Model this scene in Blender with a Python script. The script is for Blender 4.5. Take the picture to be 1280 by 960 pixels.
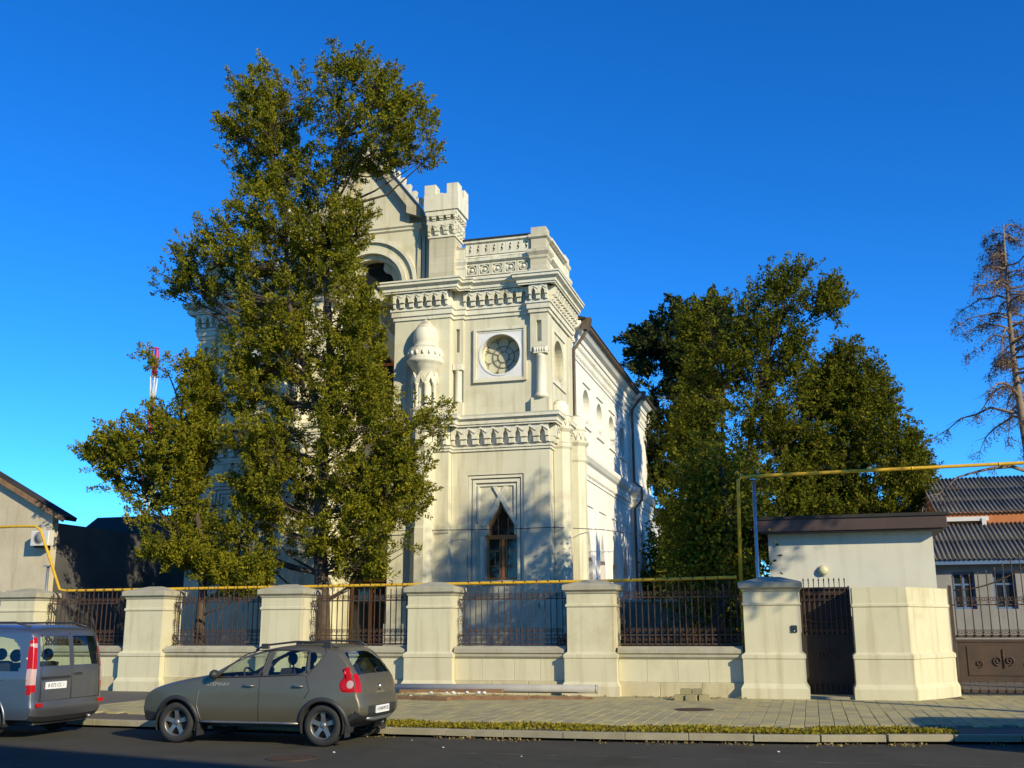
import bpy, bmesh, math, random
import numpy as np
from mathutils import Vector, Matrix

# ------------------------------------------------------------------ camera, sky, sun, exposure
scene = bpy.context.scene
for o in list(bpy.data.objects): bpy.data.objects.remove(o)
COL = scene.collection
R = math.radians
CAM_H = 1.8
cam = bpy.data.cameras.new("camera"); camo = bpy.data.objects.new("camera", cam); COL.objects.link(camo)
yaw, pitch, roll = R(15.5), R(12.96), R(-0.23)
h = Vector((-math.sin(yaw)*math.cos(pitch), math.cos(yaw)*math.cos(pitch), math.sin(pitch)))
r0 = Vector((math.cos(yaw), math.sin(yaw), 0)); u0 = r0.cross(h)
rr = math.cos(roll)*r0 + math.sin(roll)*u0; uu = -math.sin(roll)*r0 + math.cos(roll)*u0
camo.matrix_world = Matrix(((rr.x, uu.x, -h.x, 0), (rr.y, uu.y, -h.y, 0), (rr.z, uu.z, -h.z, CAM_H), (0, 0, 0, 1)))
cam.sensor_width = 36.0; cam.sensor_fit = 'HORIZONTAL'; cam.lens = 1317.0/1280.0*36.0
cam.clip_start = 0.1; cam.clip_end = 6000
scene.camera = camo
scene.render.resolution_x = 1024; scene.render.resolution_y = 768
SUN_AZ, SUN_EL = R(36.0), R(24.0)            # azimuth measured from +X towards the camera side (-Y)
sdir = Vector((math.cos(SUN_AZ)*math.cos(SUN_EL), -math.sin(SUN_AZ)*math.cos(SUN_EL), math.sin(SUN_EL)))
world = bpy.data.worlds.new("World"); scene.world = world; world.use_nodes = True
nt = world.node_tree; nt.nodes.clear()
sky = nt.nodes.new('ShaderNodeTexSky'); sky.sky_type = 'NISHITA'; sky.sun_disc = False
sky.sun_elevation = SUN_EL; sky.sun_rotation = math.atan2(sdir.x, sdir.y)
sky.altitude = 400; sky.air_density = 0.7; sky.dust_density = 0.0; sky.ozone_density = 1.0
hs = nt.nodes.new('ShaderNodeHueSaturation'); hs.inputs['Saturation'].default_value = 1.38
bg = nt.nodes.new('ShaderNodeBackground'); bg.inputs['Strength'].default_value = 0.136
wo = nt.nodes.new('ShaderNodeOutputWorld')
tint = nt.nodes.new('ShaderNodeMix'); tint.data_type = 'RGBA'; tint.blend_type = 'MULTIPLY'; tint.inputs['Factor'].default_value = 1.0
tint.inputs['B'].default_value = (0.42, 1.09, 1.57, 1)
nt.links.new(sky.outputs[0], hs.inputs['Color']); nt.links.new(hs.outputs[0], tint.inputs['A']); nt.links.new(tint.outputs['Result'], bg.inputs[0]); nt.links.new(bg.outputs[0], wo.inputs[0])
sun = bpy.data.lights.new("sun", 'SUN'); sun.energy = 5.0; sun.angle = R(0.5); sun.color = (1.0, 0.88, 0.60)
suno = bpy.data.objects.new("sun", sun); COL.objects.link(suno)
suno.rotation_euler = sdir.to_track_quat('Z', 'Y').to_euler(); suno.location = (20, -20, 30)
vs = scene.view_settings; vs.view_transform = 'Standard'; vs.look = 'None'; vs.exposure = 0.2; vs.gamma = 1.0; vs.use_curve_mapping = False
scene.render.engine = 'CYCLES'
random.seed(7); RNG = np.random.default_rng(7)

# ------------------------------------------------------------------ helpers
ORG = {}
def thing(name, label, cat, loc=(0, 0, 0), group=None, kind=None):
    o = bpy.data.objects.new(name, None); COL.objects.link(o); o.location = loc; o.empty_display_size = 0.2
    ORG[o] = Vector(loc); tag(o, label, cat, group, kind); return o
def tag(o, label=None, cat=None, group=None, kind=None):
    if label: o['label'] = label
    if cat: o['category'] = cat
    if group: o['group'] = group
    if kind: o['kind'] = kind
    return o
def link(name, me, parent=None, loc=None, mat=None):
    o = bpy.data.objects.new(name, me); COL.objects.link(o)
    po = ORG[parent] if parent else Vector((0, 0, 0))
    w = Vector(loc) if loc is not None else po
    o.location = w - po; o.parent = parent; ORG[o] = w
    return o
def inst(name, me, loc, parent, rz=0.0, sc=None):
    o = link(name, me, parent, loc); o.rotation_euler[2] = rz
    if sc is not None: o.scale = sc
    return o
class MB:
    def __init__(s, T=None): s.v = []; s.f = []; s.T = T; s.sm = []
    def add(s, vs, fs, smooth=False):
        n = len(s.v)
        s.v += [s.T(p) if s.T else tuple(p) for p in vs]
        s.f += [tuple(i+n for i in f) for f in fs]; s.sm += [smooth]*len(fs); return s
    def box(s, x0, x1, y0, y1, z0, z1, b=0.0):
        if x0 > x1: x0, x1 = x1, x0
        if y0 > y1: y0, y1 = y1, y0
        if b <= 0:
            return s.add([(x0,y0,z0),(x1,y0,z0),(x1,y1,z0),(x0,y1,z0),(x0,y0,z1),(x1,y0,z1),(x1,y1,z1),(x0,y1,z1)],
                         [(0,3,2,1),(4,5,6,7),(0,1,5,4),(1,2,6,5),(2,3,7,6),(3,0,4,7)])
        P = [(x0+b,y0+b,z1),(x1-b,y0+b,z1),(x1-b,y1-b,z1),(x0+b,y1-b,z1),
             (x0,y0+b,z1-b),(x0+b,y0,z1-b),(x1-b,y0,z1-b),(x1,y0+b,z1-b),(x1,y1-b,z1-b),(x1-b,y1,z1-b),(x0+b,y1,z1-b),(x0,y1-b,z1-b)]
        P += [(x0,y0+b,z0),(x0+b,y0,z0),(x1-b,y0,z0),(x1,y0+b,z0),(x1,y1-b,z0),(x1-b,y1,z0),(x0+b,y1,z0),(x0,y1-b,z0)]
        F = [(0,1,2,3),(0,5,6,1),(1,7,8,2),(2,9,10,3),(3,11,4,0),(0,4,5),(1,6,7),(2,8,9),(3,10,11)]
        F += [(4+i, 12+i, 12+(i+1) % 8, 4+(i+1) % 8) for i in range(8)] + [tuple(range(19, 11, -1))]
        return s.add(P, F)
    def prism(s, poly, d0, d1, ax='y'):
        n = len(poly); P = []
        for d in (d0, d1):
            for a, b in poly: P.append((a, d, b) if ax == 'y' else (d, a, b) if ax == 'x' else (a, b, d))
        F = [tuple(range(n)), tuple(range(2*n-1, n-1, -1))]+[(i, i+n, (i+1) % n+n, (i+1) % n) for i in range(n)]
        return s.add(P, F)
    def strip(s, outer, inner, d0, d1, ax='y', closed=True):
        n = len(outer); mp = (lambda a, b, d: (a, d, b)) if ax == 'y' else (lambda a, b, d: (d, a, b))
        P = [mp(*p, d) for d in (d0, d1) for ring in (outer, inner) for p in ring]; F = []
        m = n if closed else n-1
        for i in range(m):
            j = (i+1) % n
            F += [(i, j, n+j, n+i), (2*n+i, 3*n+i, 3*n+j, 2*n+j), (i, 2*n+i, 2*n+j, j), (n+i, n+j, 3*n+j, 3*n+i)]
        if not closed: F += [(0, n, 3*n, 2*n), (n-1, 3*n-1, 4*n-1, 2*n-1)]
        return s.add(P, F)
    def lathe(s, prof, c=(0, 0, 0), n=20, ax='z', smooth=True, a0=0.0, ring=False):
        P = []; F = []; m = len(prof)
        for i in range(n):
            a = a0+2*math.pi*i/n; ca, sa = math.cos(a), math.sin(a)
            for r, t in prof:
                P.append((c[0]+r*ca, c[1]+r*sa, c[2]+t) if ax == 'z' else (c[0]+r*ca, c[1]+t, c[2]+r*sa) if ax == 'y' else (c[0]+t, c[1]+r*ca, c[2]+r*sa))
        for i in range(n):
            j = (i+1) % n
            for k in range(m-1): F.append((i*m+k, j*m+k, j*m+k+1, i*m+k+1))
        if ring:
            for i in range(n): F.append((i*m+m-1, ((i+1) % n)*m+m-1, ((i+1) % n)*m, i*m))
            return s.add(P, F, smooth)
        if prof[0][0] > 1e-6: F.append(tuple(i*m for i in range(n))[::-1])
        if prof[-1][0] > 1e-6: F.append(tuple(i*m+m-1 for i in range(n)))
        return s.add(P, F, smooth)
    def tube(s, pts, r, n=6, smooth=True, cap=True):
        pts = [Vector(p) for p in pts]; m = len(pts); rs = r if isinstance(r, (list, tuple)) else [r]*m
        P = []; F = []; ref = None
        for i in range(m):
            d = (pts[min(i+1, m-1)]-pts[max(i-1, 0)])
            d = d.normalized() if d.length > 1e-9 else Vector((0, 0, 1))
            if ref is None: ref = d.orthogonal().normalized()
            ref = (ref-d*ref.dot(d)); ref = ref.normalized() if ref.length > 1e-6 else d.orthogonal().normalized()
            b = d.cross(ref)
            for k in range(n):
                a = 2*math.pi*k/n; P.append(tuple(pts[i]+(ref*math.cos(a)+b*math.sin(a))*rs[i]))
        for i in range(m-1):
            for k in range(n): F.append((i*n+k, i*n+(k+1) % n, (i+1)*n+(k+1) % n, (i+1)*n+k))
        if cap: F += [tuple(range(n))[::-1], tuple(range((m-1)*n, m*n))]
        return s.add(P, F, smooth)
    def sphere(s, c, r, nu=12, nv=8):
        rx, ry, rz = (r, r, r) if not isinstance(r, (list, tuple)) else r
        P = []; F = []
        for j in range(nv+1):
            t = math.pi*j/nv
            for i in range(nu):
                a = 2*math.pi*i/nu; P.append((c[0]+rx*math.sin(t)*math.cos(a), c[1]+ry*math.sin(t)*math.sin(a), c[2]+rz*math.cos(t)))
        for j in range(nv):
            for i in range(nu): F.append((j*nu+i, (j+1)*nu+i, (j+1)*nu+(i+1) % nu, j*nu+(i+1) % nu))
        return s.add(P, F, True)
    def sweep(s, path, prof):
        """prof: closed list of (outward offset, z); path: list of (x, y), outward on the right hand"""
        n = len(path); m = len(prof); P = []; F = []
        for i in range(n):
            p = Vector(path[i]); d1 = (p-Vector(path[i-1])).normalized() if i else None
            d2 = (Vector(path[i+1])-p).normalized() if i < n-1 else None
            d1 = d1 or d2; d2 = d2 or d1
            n1 = Vector((d1.y, -d1.x)); n2 = Vector((d2.y, -d2.x)); mt = (n1+n2)/(1+n1.dot(n2))
            for o, z in prof: q = p+mt*o; P.append((q.x, q.y, z))
        for i in range(n-1):
            for k in range(m): F.append((i*m+k, (i+1)*m+k, (i+1)*m+(k+1) % m, i*m+(k+1) % m))
        F += [tuple(range(m)), tuple(range(n*m-1, (n-1)*m-1, -1))]
        return s.add(P, F)
    def panel(s, outer, holes, mp, depth, hd=None):
        """flat wall with holes; mp(u, v, d) maps to world, d = depth behind the face"""
        bm = bmesh.new(); loops = []
        for lp in [outer]+list(holes):
            vs = [bm.verts.new((a, b, 0)) for a, b in lp]
            loops.append([bm.edges.new((vs[i], vs[(i+1) % len(vs)])) for i in range(len(vs))])
        bmesh.ops.triangle_fill(bm, use_beauty=True, use_dissolve=False, edges=[e for l in loops for e in l])
        bm.verts.index_update()
        P = [mp(v.co.x, v.co.y, 0) for v in bm.verts]; F = [tuple(v.index for v in f.verts) for f in bm.faces]
        bm.free(); s.add(P, F)
        for k, lp in enumerate([outer]+list(holes)):
            n = len(lp); dd = depth if k == 0 or hd is None else hd
            s.add([mp(a, b, 0) for a, b in lp]+[mp(a, b, dd) for a, b in lp], [(i, (i+1) % n, (i+1) % n+n, i+n) for i in range(n)])
        return s
    def mesh(s, name, mat=None, org=(0, 0, 0), fix=True):
        me = bpy.data.meshes.new(name)
        me.from_pydata([(x-org[0], y-org[1], z-org[2]) for x, y, z in s.v], [], s.f)
        me.polygons.foreach_set('use_smooth', s.sm)
        if fix:
            bm = bmesh.new(); bm.from_mesh(me); bmesh.ops.remove_doubles(bm, verts=bm.verts, dist=1e-5)
            bmesh.ops.recalc_face_normals(bm, faces=bm.faces); bm.to_mesh(me); bm.free()
        if mat: me.materials.append(mat)
        me.update(); return me
    def build(s, name, mat, parent=None, loc=None, fix=True):
        w = Vector(loc) if loc is not None else (ORG[parent] if parent else Vector((0, 0, 0)))
        return link(name, s.mesh(name, mat, w, fix), parent, w)

# ------------------------------------------------------------------ materials
def nodes(m): return m.node_tree.nodes, m.node_tree.links
def mat(name, col, rough=0.8, var=0.12, scale=2.0, bump=0.0, bscale=40.0, metal=0.0, col2=None, streak=0.0, courses=None, coat=0.0, spec=0.5, fine=0.0, top=0.0, stain=0.0):
    m = bpy.data.materials.new(name); m.use_nodes = True; N, L = nodes(m)
    b = N['Principled BSDF']; b.inputs['Roughness'].default_value = rough; b.inputs['Metallic'].default_value = metal
    b.inputs['Specular IOR Level'].default_value = spec
    if coat: b.inputs['Coat Weight'].default_value = coat; b.inputs['Coat Roughness'].default_value = 0.05
    tc = N.new('ShaderNodeTexCoord'); src = tc.outputs['Object']
    geo = N.new('ShaderNodeNewGeometry'); pos = geo.outputs['Position']
    no = N.new('ShaderNodeTexNoise'); no.inputs['Scale'].default_value = scale; no.inputs['Detail'].default_value = 8; no.inputs['Roughness'].default_value = 0.6
    L.new(pos, no.inputs['Vector'])
    ra = N.new('ShaderNodeValToRGB'); ra.color_ramp.elements[0].position = 0.3; ra.color_ramp.elements[1].position = 0.72
    c2 = col2 or tuple(c*(1-var*2) for c in col)
    ra.color_ramp.elements[0].color = (*c2, 1); ra.color_ramp.elements[1].color = (*col, 1)
    L.new(no.outputs[0], ra.inputs[0]); out = ra.outputs[0]
    def mul(a, fac, colr):
        mx = N.new('ShaderNodeMix'); mx.data_type = 'RGBA'; mx.blend_type = 'MULTIPLY'
        L.new(fac, mx.inputs['Factor']); L.new(a, mx.inputs['A']); mx.inputs['B'].default_value = (*colr, 1); return mx.outputs['Result']
    if streak:
        mp = N.new('ShaderNodeMapping'); mp.inputs['Scale'].default_value = (5, 5, 0.35); L.new(pos, mp.inputs['Vector'])
        n2 = N.new('ShaderNodeTexNoise'); n2.inputs['Scale'].default_value = 1.0; n2.inputs['Detail'].default_value = 6; L.new(mp.outputs[0], n2.inputs['Vector'])
        r2 = N.new('ShaderNodeMapRange'); r2.inputs[1].default_value = 0.52; r2.inputs[2].default_value = 0.75; r2.inputs[3].default_value = 0; r2.inputs[4].default_value = streak
        L.new(n2.outputs[0], r2.inputs[0]); out = mul(out, r2.outputs[0], (0.62, 0.55, 0.42))
    if stain:
        n5 = N.new('ShaderNodeTexNoise'); n5.inputs['Scale'].default_value = 0.55; n5.inputs['Detail'].default_value = 9; n5.inputs['Roughness'].default_value = 0.68; L.new(pos, n5.inputs['Vector'])
        r5 = N.new('ShaderNodeMapRange'); r5.inputs[1].default_value = 0.54; r5.inputs[2].default_value = 0.70; r5.inputs[3].default_value = 0; r5.inputs[4].default_value = stain
        L.new(n5.outputs[0], r5.inputs[0]); out = mul(out, r5.outputs[0], (0.66, 0.58, 0.42))
    if top:      # lichen and soot lying on ledges that face up
        sn = N.new('ShaderNodeSeparateXYZ'); L.new(geo.outputs['True Normal'], sn.inputs[0])
        n6 = N.new('ShaderNodeTexNoise'); n6.inputs['Scale'].default_value = 2.2; n6.inputs['Detail'].default_value = 7; L.new(pos, n6.inputs['Vector'])
        m6 = N.new('ShaderNodeMath'); m6.operation = 'MULTIPLY'; L.new(sn.outputs[2], m6.inputs[0]); L.new(n6.outputs[0], m6.inputs[1])
        r6 = N.new('ShaderNodeMapRange'); r6.inputs[1].default_value = 0.22; r6.inputs[2].default_value = 0.5; r6.inputs[3].default_value = 0; r6.inputs[4].default_value = top
        L.new(m6.outputs[0], r6.inputs[0]); out = mul(out, r6.outputs[0], (0.25, 0.22, 0.17))
    if courses:
        cw, ch, fac = courses
        sp = N.new('ShaderNodeSeparateXYZ'); L.new(pos, sp.inputs[0]); ad = N.new('ShaderNodeMath'); L.new(sp.outputs[0], ad.inputs[0]); L.new(sp.outputs[1], ad.inputs[1])
        cb = N.new('ShaderNodeCombineXYZ'); L.new(ad.outputs[0], cb.inputs[0]); L.new(sp.outputs[2], cb.inputs[1])
        bt = N.new('ShaderNodeTexBrick'); bt.inputs['Scale'].default_value = 1; bt.inputs['Brick Width'].default_value = cw; bt.inputs['Row Height'].default_value = ch
        bt.inputs['Mortar Size'].default_value = 0.006; bt.inputs['Color1'].default_value = (1, 1, 1, 1); bt.inputs['Color2'].default_value = (1-fac*.55, 1-fac*.6, 1-fac*.8, 1); bt.inputs['Mortar'].default_value = (1-fac, 1-fac*1.1, 1-fac*1.3, 1)
        L.new(cb.outputs[0], bt.inputs[0])
        mx = N.new('ShaderNodeMix'); mx.data_type = 'RGBA'; mx.blend_type = 'MULTIPLY'; mx.inputs['Factor'].default_value = 1
        L.new(out, mx.inputs['A']); L.new(bt.outputs[0], mx.inputs['B']); out = mx.outputs['Result']
    if fine:
        n3 = N.new('ShaderNodeTexNoise'); n3.inputs['Scale'].default_value = 90; n3.inputs['Detail'].default_value = 3; L.new(pos, n3.inputs['Vector'])
        r3 = N.new('ShaderNodeMapRange'); r3.inputs[1].default_value = 0.35; r3.inputs[2].default_value = 0.65; r3.inputs[3].default_value = fine; r3.inputs[4].default_value = 0
        L.new(n3.outputs[0], r3.inputs[0]); out = mul(out, r3.outputs[0], (0.5, 0.5, 0.5))
    L.new(out, b.inputs['Base Color'])
    if bump:
        n4 = N.new('ShaderNodeTexNoise'); n4.inputs['Scale'].default_value = bscale; n4.inputs['Detail'].default_value = 6; L.new(pos, n4.inputs['Vector'])
        bp = N.new('ShaderNodeBump'); bp.inputs['Strength'].default_value = bump; bp.inputs['Distance'].default_value = 0.02
        L.new(n4.outputs[0], bp.inputs['Height']); L.new(bp.outputs[0], b.inputs['Normal'])
    return m
def leafmat(name, a, b_, c, trans=0.25):
    m = bpy.data.materials.new(name); m.use_nodes = True; N, L = nodes(m); b = N['Principled BSDF']
    b.inputs['Roughness'].default_value = 0.75; b.inputs['Specular IOR Level'].default_value = 0.08
    at = N.new('ShaderNodeAttribute'); at.attribute_name = 'tone'
    ra = N.new('ShaderNodeValToRGB'); e = ra.color_ramp.elements; e[0].color = (*a, 1); e[1].color = (*c, 1); e.new(0.55).color = (*b_, 1)
    L.new(at.outputs['Fac'], ra.inputs[0]); L.new(ra.outputs[0], b.inputs['Base Color'])
    tr = N.new('ShaderNodeBsdfTranslucent'); L.new(ra.outputs[0], tr.inputs[0])
    mx = N.new('ShaderNodeMixShader'); mx.inputs[0].default_value = trans
    L.new(b.outputs[0], mx.inputs[1]); L.new(tr.outputs[0], mx.inputs[2]); L.new(mx.outputs[0], N['Material Output'].inputs[0])
    return m
def glassmat(name, tint, alpha):
    m = bpy.data.materials.new(name); m.use_nodes = True; N, L = nodes(m); N.remove(N['Principled BSDF'])
    tr = N.new('ShaderNodeBsdfTransparent'); tr.inputs[0].default_value = (*tint, 1)
    gl = N.new('ShaderNodeBsdfGlossy'); gl.inputs['Roughness'].default_value = 0.02; gl.inputs[0].default_value = (0.9, 0.95, 1, 1)
    lw_ = N.new('ShaderNodeLayerWeight'); lw_.inputs[0].default_value = 0.5
    pw_ = N.new('ShaderNodeMath'); pw_.operation = 'POWER'; pw_.inputs[1].default_value = 3.5; L.new(lw_.outputs['Facing'], pw_.inputs[0])
    ad = N.new('ShaderNodeMath'); ad.operation = 'MULTIPLY_ADD'; ad.inputs[1].default_value = 0.6; ad.inputs[2].default_value = 0.05+alpha; L.new(pw_.outputs[0], ad.inputs[0])
    mx = N.new('ShaderNodeMixShader'); L.new(ad.outputs[0], mx.inputs[0]); L.new(tr.outputs[0], mx.inputs[1]); L.new(gl.outputs[0], mx.inputs[2])
    L.new(mx.outputs[0], N['Material Output'].inputs[0]); return m
M = {}
M['stone'] = mat('limestone', (.68, .645, .475), .85, .05, .9, .15, 30, streak=.65, courses=(.92, .46, .08), top=.8, stain=.45)
M['trim'] = mat('limestone_trim', (.75, .715, .56), .85, .06, 1.4, .2, 40, streak=.65, top=.9, stain=.5)
M['tower'] = mat('limestone_tower', (.62, .57, .42), .9, .09, 1.2, .2, 30, streak=.7, courses=(5, .3, .2), top=.8, stain=.5)
M['white'] = mat('white_plaster', (.84, .82, .74), .9, .04, .7, .15, 40, streak=.25, top=.7, stain=.2)
M['cream'] = mat('cream_plaster', (.62, .595, .48), .9, .05, .8, .12, 40, streak=.3, stain=.15)
M['marble'] = mat('white_stone', (.76, .76, .74), .7, .06, 3.0, .05, 40)
M['wallst'] = mat('wall_limestone', (.64, .59, .395), .9, .05, 1.3, .2, 50, streak=.5, fine=.2, stain=.5)
M['wallbase'] = mat('wall_limestone_base', (.60, .525, .32), .9, .09, 2.2, .25, 50, streak=.6, fine=.3, stain=.6)
M['coping'] = mat('wall_coping', (.47, .435, .31), .9, .12, 2.5, .25, 50, streak=.4, fine=.35, stain=.5)
M['iron'] = mat('wrought_iron', (.055, .042, .034), .55, .25, 8, .2, 80, metal=.3, col2=(.10, .05, .028))
M['gatesheet'] = mat('gate_sheet', (.026, .017, .012), .7, .2, 3, .2, 60)
M['rust'] = mat('rusty_iron', (.085, .05, .03), .7, .25, 3, .3, 60, metal=.2, col2=(.045, .03, .022))
M['yellow'] = mat('yellow_paint', (.72, .42, .02), .45, .12, 6, .05, 60)
M['brownfascia'] = mat('brown_sheet', (.075, .045, .032), .5, .12, 3)
M['roofdark'] = mat('dark_roof_metal', (.05, .046, .042), .9, .2, 1.5, spec=.15)
M['asphalt'] = mat('asphalt', (.092, .084, .064), .93, .16, .7, .6, 160, fine=.55, spec=.2, stain=.7)
M['ground'] = mat('ground_soil', (.15, .12, .08), .95, .3, .6, .4, 20, fine=.4)
M['mortar'] = mat('paver_joint', (.12, .11, .09), .95, .2, 3, .3, 60)
M['kerb'] = mat('kerb_concrete', (.38, .34, .23), .9, .15, 2.5, .35, 60, fine=.4, stain=.6)
PAV = [mat('paver_grey', (.44, .385, .19), .9, .14, 4, .25, 90, fine=.3, stain=.3), mat('paver_tan', (.47, .40, .18), .9, .14, 4, .25, 90, fine=.3, stain=.3), mat('paver_dark', (.38, .335, .175), .9, .14, 4, .25, 90, fine=.3, stain=.3)]
M['wood'] = mat('varnished_wood', (.56, .19, .028), .4, .15, 6, coat=.2)
M['pane'] = mat('dark_pane', (.022, .026, .03), .06, .2, 2, spec=.6)
M['rosepane'] = mat('dusty_pane', (.60, .58, .40), .6, .15, 3)
M['tracery'] = mat('tracery_stone', (.20, .17, .11), .8, .1, 5)
M['bark'] = mat('bark', (.115, .08, .052), .95, .3, 6, .8, 30, col2=(.045, .033, .024))
M['deadbark'] = mat('dead_bark', (.30, .22, .155), .95, .25, 5, .6, 30, col2=(.12, .085, .06))
M['darkbark'] = mat('dark_bark', (.06, .045, .035), .95, .3, 6, .8, 30)
M['pipe'] = mat('concrete_pipe', (.36, .35, .32), .8, .1, 3, .2, 60, fine=.2)
M['plank'] = mat('old_plank', (.30, .17, .08), .9, .25, 5, .4, 40, col2=(.15, .08, .04))
M['litter'] = mat('white_litter', (.62, .60, .54), .8, .05)
M['metalpost'] = mat('galvanised', (.45, .47, .48), .4, .1, 5, metal=.7)
M['downpipe'] = mat('downpipe_metal', (.16, .12, .085), .5, .2, 5, metal=.4)
M['slate'] = mat('corrugated_sheet', (.15, .14, .12), .9, .2, 1.2, .2, 30, col2=(.085, .08, .07), fine=.3)
M['orange'] = mat('orange_render', (.50, .17, .055), .9, .1, 2)
M['shaderender'] = mat('shade_render', (.10, .095, .09), .95, .2, .8, .2, 30)  # render colour lowered to imitate the shade on the left-hand walls
M['greyrender'] = mat('grey_render', (.30, .29, .27), .95, .15, .8, .2, 30, streak=.3)
M['stucco'] = mat('old_stucco', (.62, .54, .38), .95, .2, .6, .35, 25, col2=(.44, .36, .23), streak=.5)
M['bluewood'] = mat('blue_frame', (.10, .17, .30), .6, .1)
M['greenwall'] = mat('mossy_wall', (.20, .22, .16), .95, .25, 1.5, .3, 25, col2=(.11, .10, .075))
M['rubber'] = mat('tyre_rubber', (.025, .025, .025), .85, .1, 5, .1, 60)
M['plastic'] = mat('black_plastic', (.028, .028, .029), .55, .1, 5)
M['interior'] = mat('car_interior', (.03, .03, .032), .85, .1, 5)
M['alloy'] = mat('alloy_rim', (.30, .295, .28), .42, .08, 5, metal=.8)
M['greypaint'] = mat('grey_green_paint', (.205, .176, .118), .45, .04, 3, metal=.68, coat=.15)
M['silverpaint'] = mat('silver_paint', (.25, .25, .255), .40, .04, 3, metal=.88, coat=.3)
M['redlens'] = mat('red_lens', (.42, .006, .008), .25, .05, 3, spec=.3)
M['clearlens'] = mat('clear_lens', (.50, .34, .31), .2, .05, 3)
M['chrome'] = mat('chrome', (.7, .7, .7), .15, .02, 3, metal=1)
M['plate'] = mat('plate_white', (.78, .78, .76), .5, .03, 5)
M['ink'] = mat('plate_ink', (.03, .03, .03), .6, .02, 5)
M['greyink'] = mat('grey_lettering', (.33, .33, .31), .5, .02, 5)
M['red'] = mat('red_paint', (.50, .02, .08), .6, .05)
M['acwhite'] = mat('white_casing', (.66, .64, .58), .5, .06)
M['cable'] = mat('black_cable', (.02, .02, .02), .7, .05)
M['carglass'] = glassmat('car_glass', (.80, .87, .80), .0)

# ------------------------------------------------------------------ ground, road, pavement
GZ = 0.13
def struct(name, mb, m, parent=None):
    o = mb.build(name, m, parent)
    if parent is None: o['kind'] = 'structure'
    return o
KERB = [(-60, 17.75), (-14, 17.75), (-7, 17.40), (-3.2, 17.42), (-0.3, 17.72), (2.2, 18.35), (7, 19.3), (40, 24.0)]
def kerby(x):
    for (a, b), (c, d) in zip(KERB, KERB[1:]):
        if a <= x <= c: return b+(d-b)*(x-a)/(c-a)
    return KERB[-1][1]
g = MB(); g.add([(-900, -900, -.02), (900, -900, -.02), (900, 1500, -.02), (-900, 1500, -.02)], [(0, 1, 2, 3)]); struct('ground', g, M['ground'])
g = MB(); xs = [k[0] for k in KERB]
g.add([(x, -3.2, 0) for x in xs]+[(x, kerby(x)+.02, 0) for x in xs], [(i, i+1, i+1+len(xs), i+len(xs)) for i in range(len(xs)-1)])
road = struct('road', g, M['asphalt'])
# near pavement the photographer stands on
g = MB(); g.box(-60, 40, -3.19, -.2, -.019, GZ-.01); near = struct('near_pavement', g, M['kerb'])
# yard behind the wall
g = MB(); g.add([(-60, 26.9, GZ-.01), (60, 26.9, GZ-.01), (60, 90, GZ-.01), (-60, 90, GZ-.01)], [(0, 1, 2, 3)]); struct('yard_ground', g, M['ground'])
# pavement: bed + pavers
g = MB(); g.add([(x, kerby(x)+.1, GZ-.03) for x in xs]+[(x, 29.5, GZ-.03) for x in xs], [(i, i+1, i+1+len(xs), i+len(xs)) for i in range(len(xs)-1)])
pave = struct('pavement', g, M['mortar'])
pw, pl = .25, .50
grid = []
for i in range(int((6.5+15.5)/pw)):
    x = -15.5+i*pw; off = (i % 2)*pl*.5
    for j in range(-1, 24):
        y = 18.4+off+j*pl
        if y < kerby(x)+1.42 or y > (28.85 if x > 3.0 else 26.75): continue
        grid.append((x, y))
grid.sort(key=lambda p: (p[0]-.5)**2*.25+p[1]**2 if p[0] > -6.5 else 1e6+p[1])
pme = []
for k, m in enumerate(PAV):
    b = MB(); b.box(-pw/2+.005, pw/2-.005, -pl/2+.005, pl/2-.005, -.04, 0, .006); pme.append(b.mesh('paver', m))
for (x, y) in grid[:300]:
    o = inst('paver', random.choice(pme), (x+pw/2, y+pl/2, GZ+random.uniform(-.003, .004)), pave)
    o.rotation_euler = (random.uniform(-.006, .006), random.uniform(-.008, .008), random.uniform(-.008, .008))
b = [MB(), MB(), MB()]
for (x, y) in grid[300:]:
    z = GZ+random.uniform(-.003, .004); random.choice(b).box(x+.005, x+pw-.005, y+.005, y+pl-.005, z-.04, z)
for k in range(3):
    o = b[k].build('paver_field', PAV[k], pave, fix=False); o['kind'] = 'stuff'
# kerb stones
kb = MB(); kb.add([(x, kerby(x)+.03, .02) for x in xs]+[(x, kerby(x)+.12, .02) for x in xs], [(i, i+1, i+1+len(xs), i+len(xs)) for i in range(len(xs)-1)])
kerb = struct('kerb', kb, M['mortar'])
ks = MB(); ks.box(-.4985, .4985, 0, .15, -.10, 0.0, .007); kme = ks.mesh('kerbstone', M['kerb'])
for i in range(24):
    x = -16+i+.5; a = math.atan2(kerby(x+.5)-kerby(x-.5), 1)
    inst('kerbstone', kme, (x, kerby(x), GZ+.01+random.uniform(-.004, .004)), kerb, a)
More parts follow.
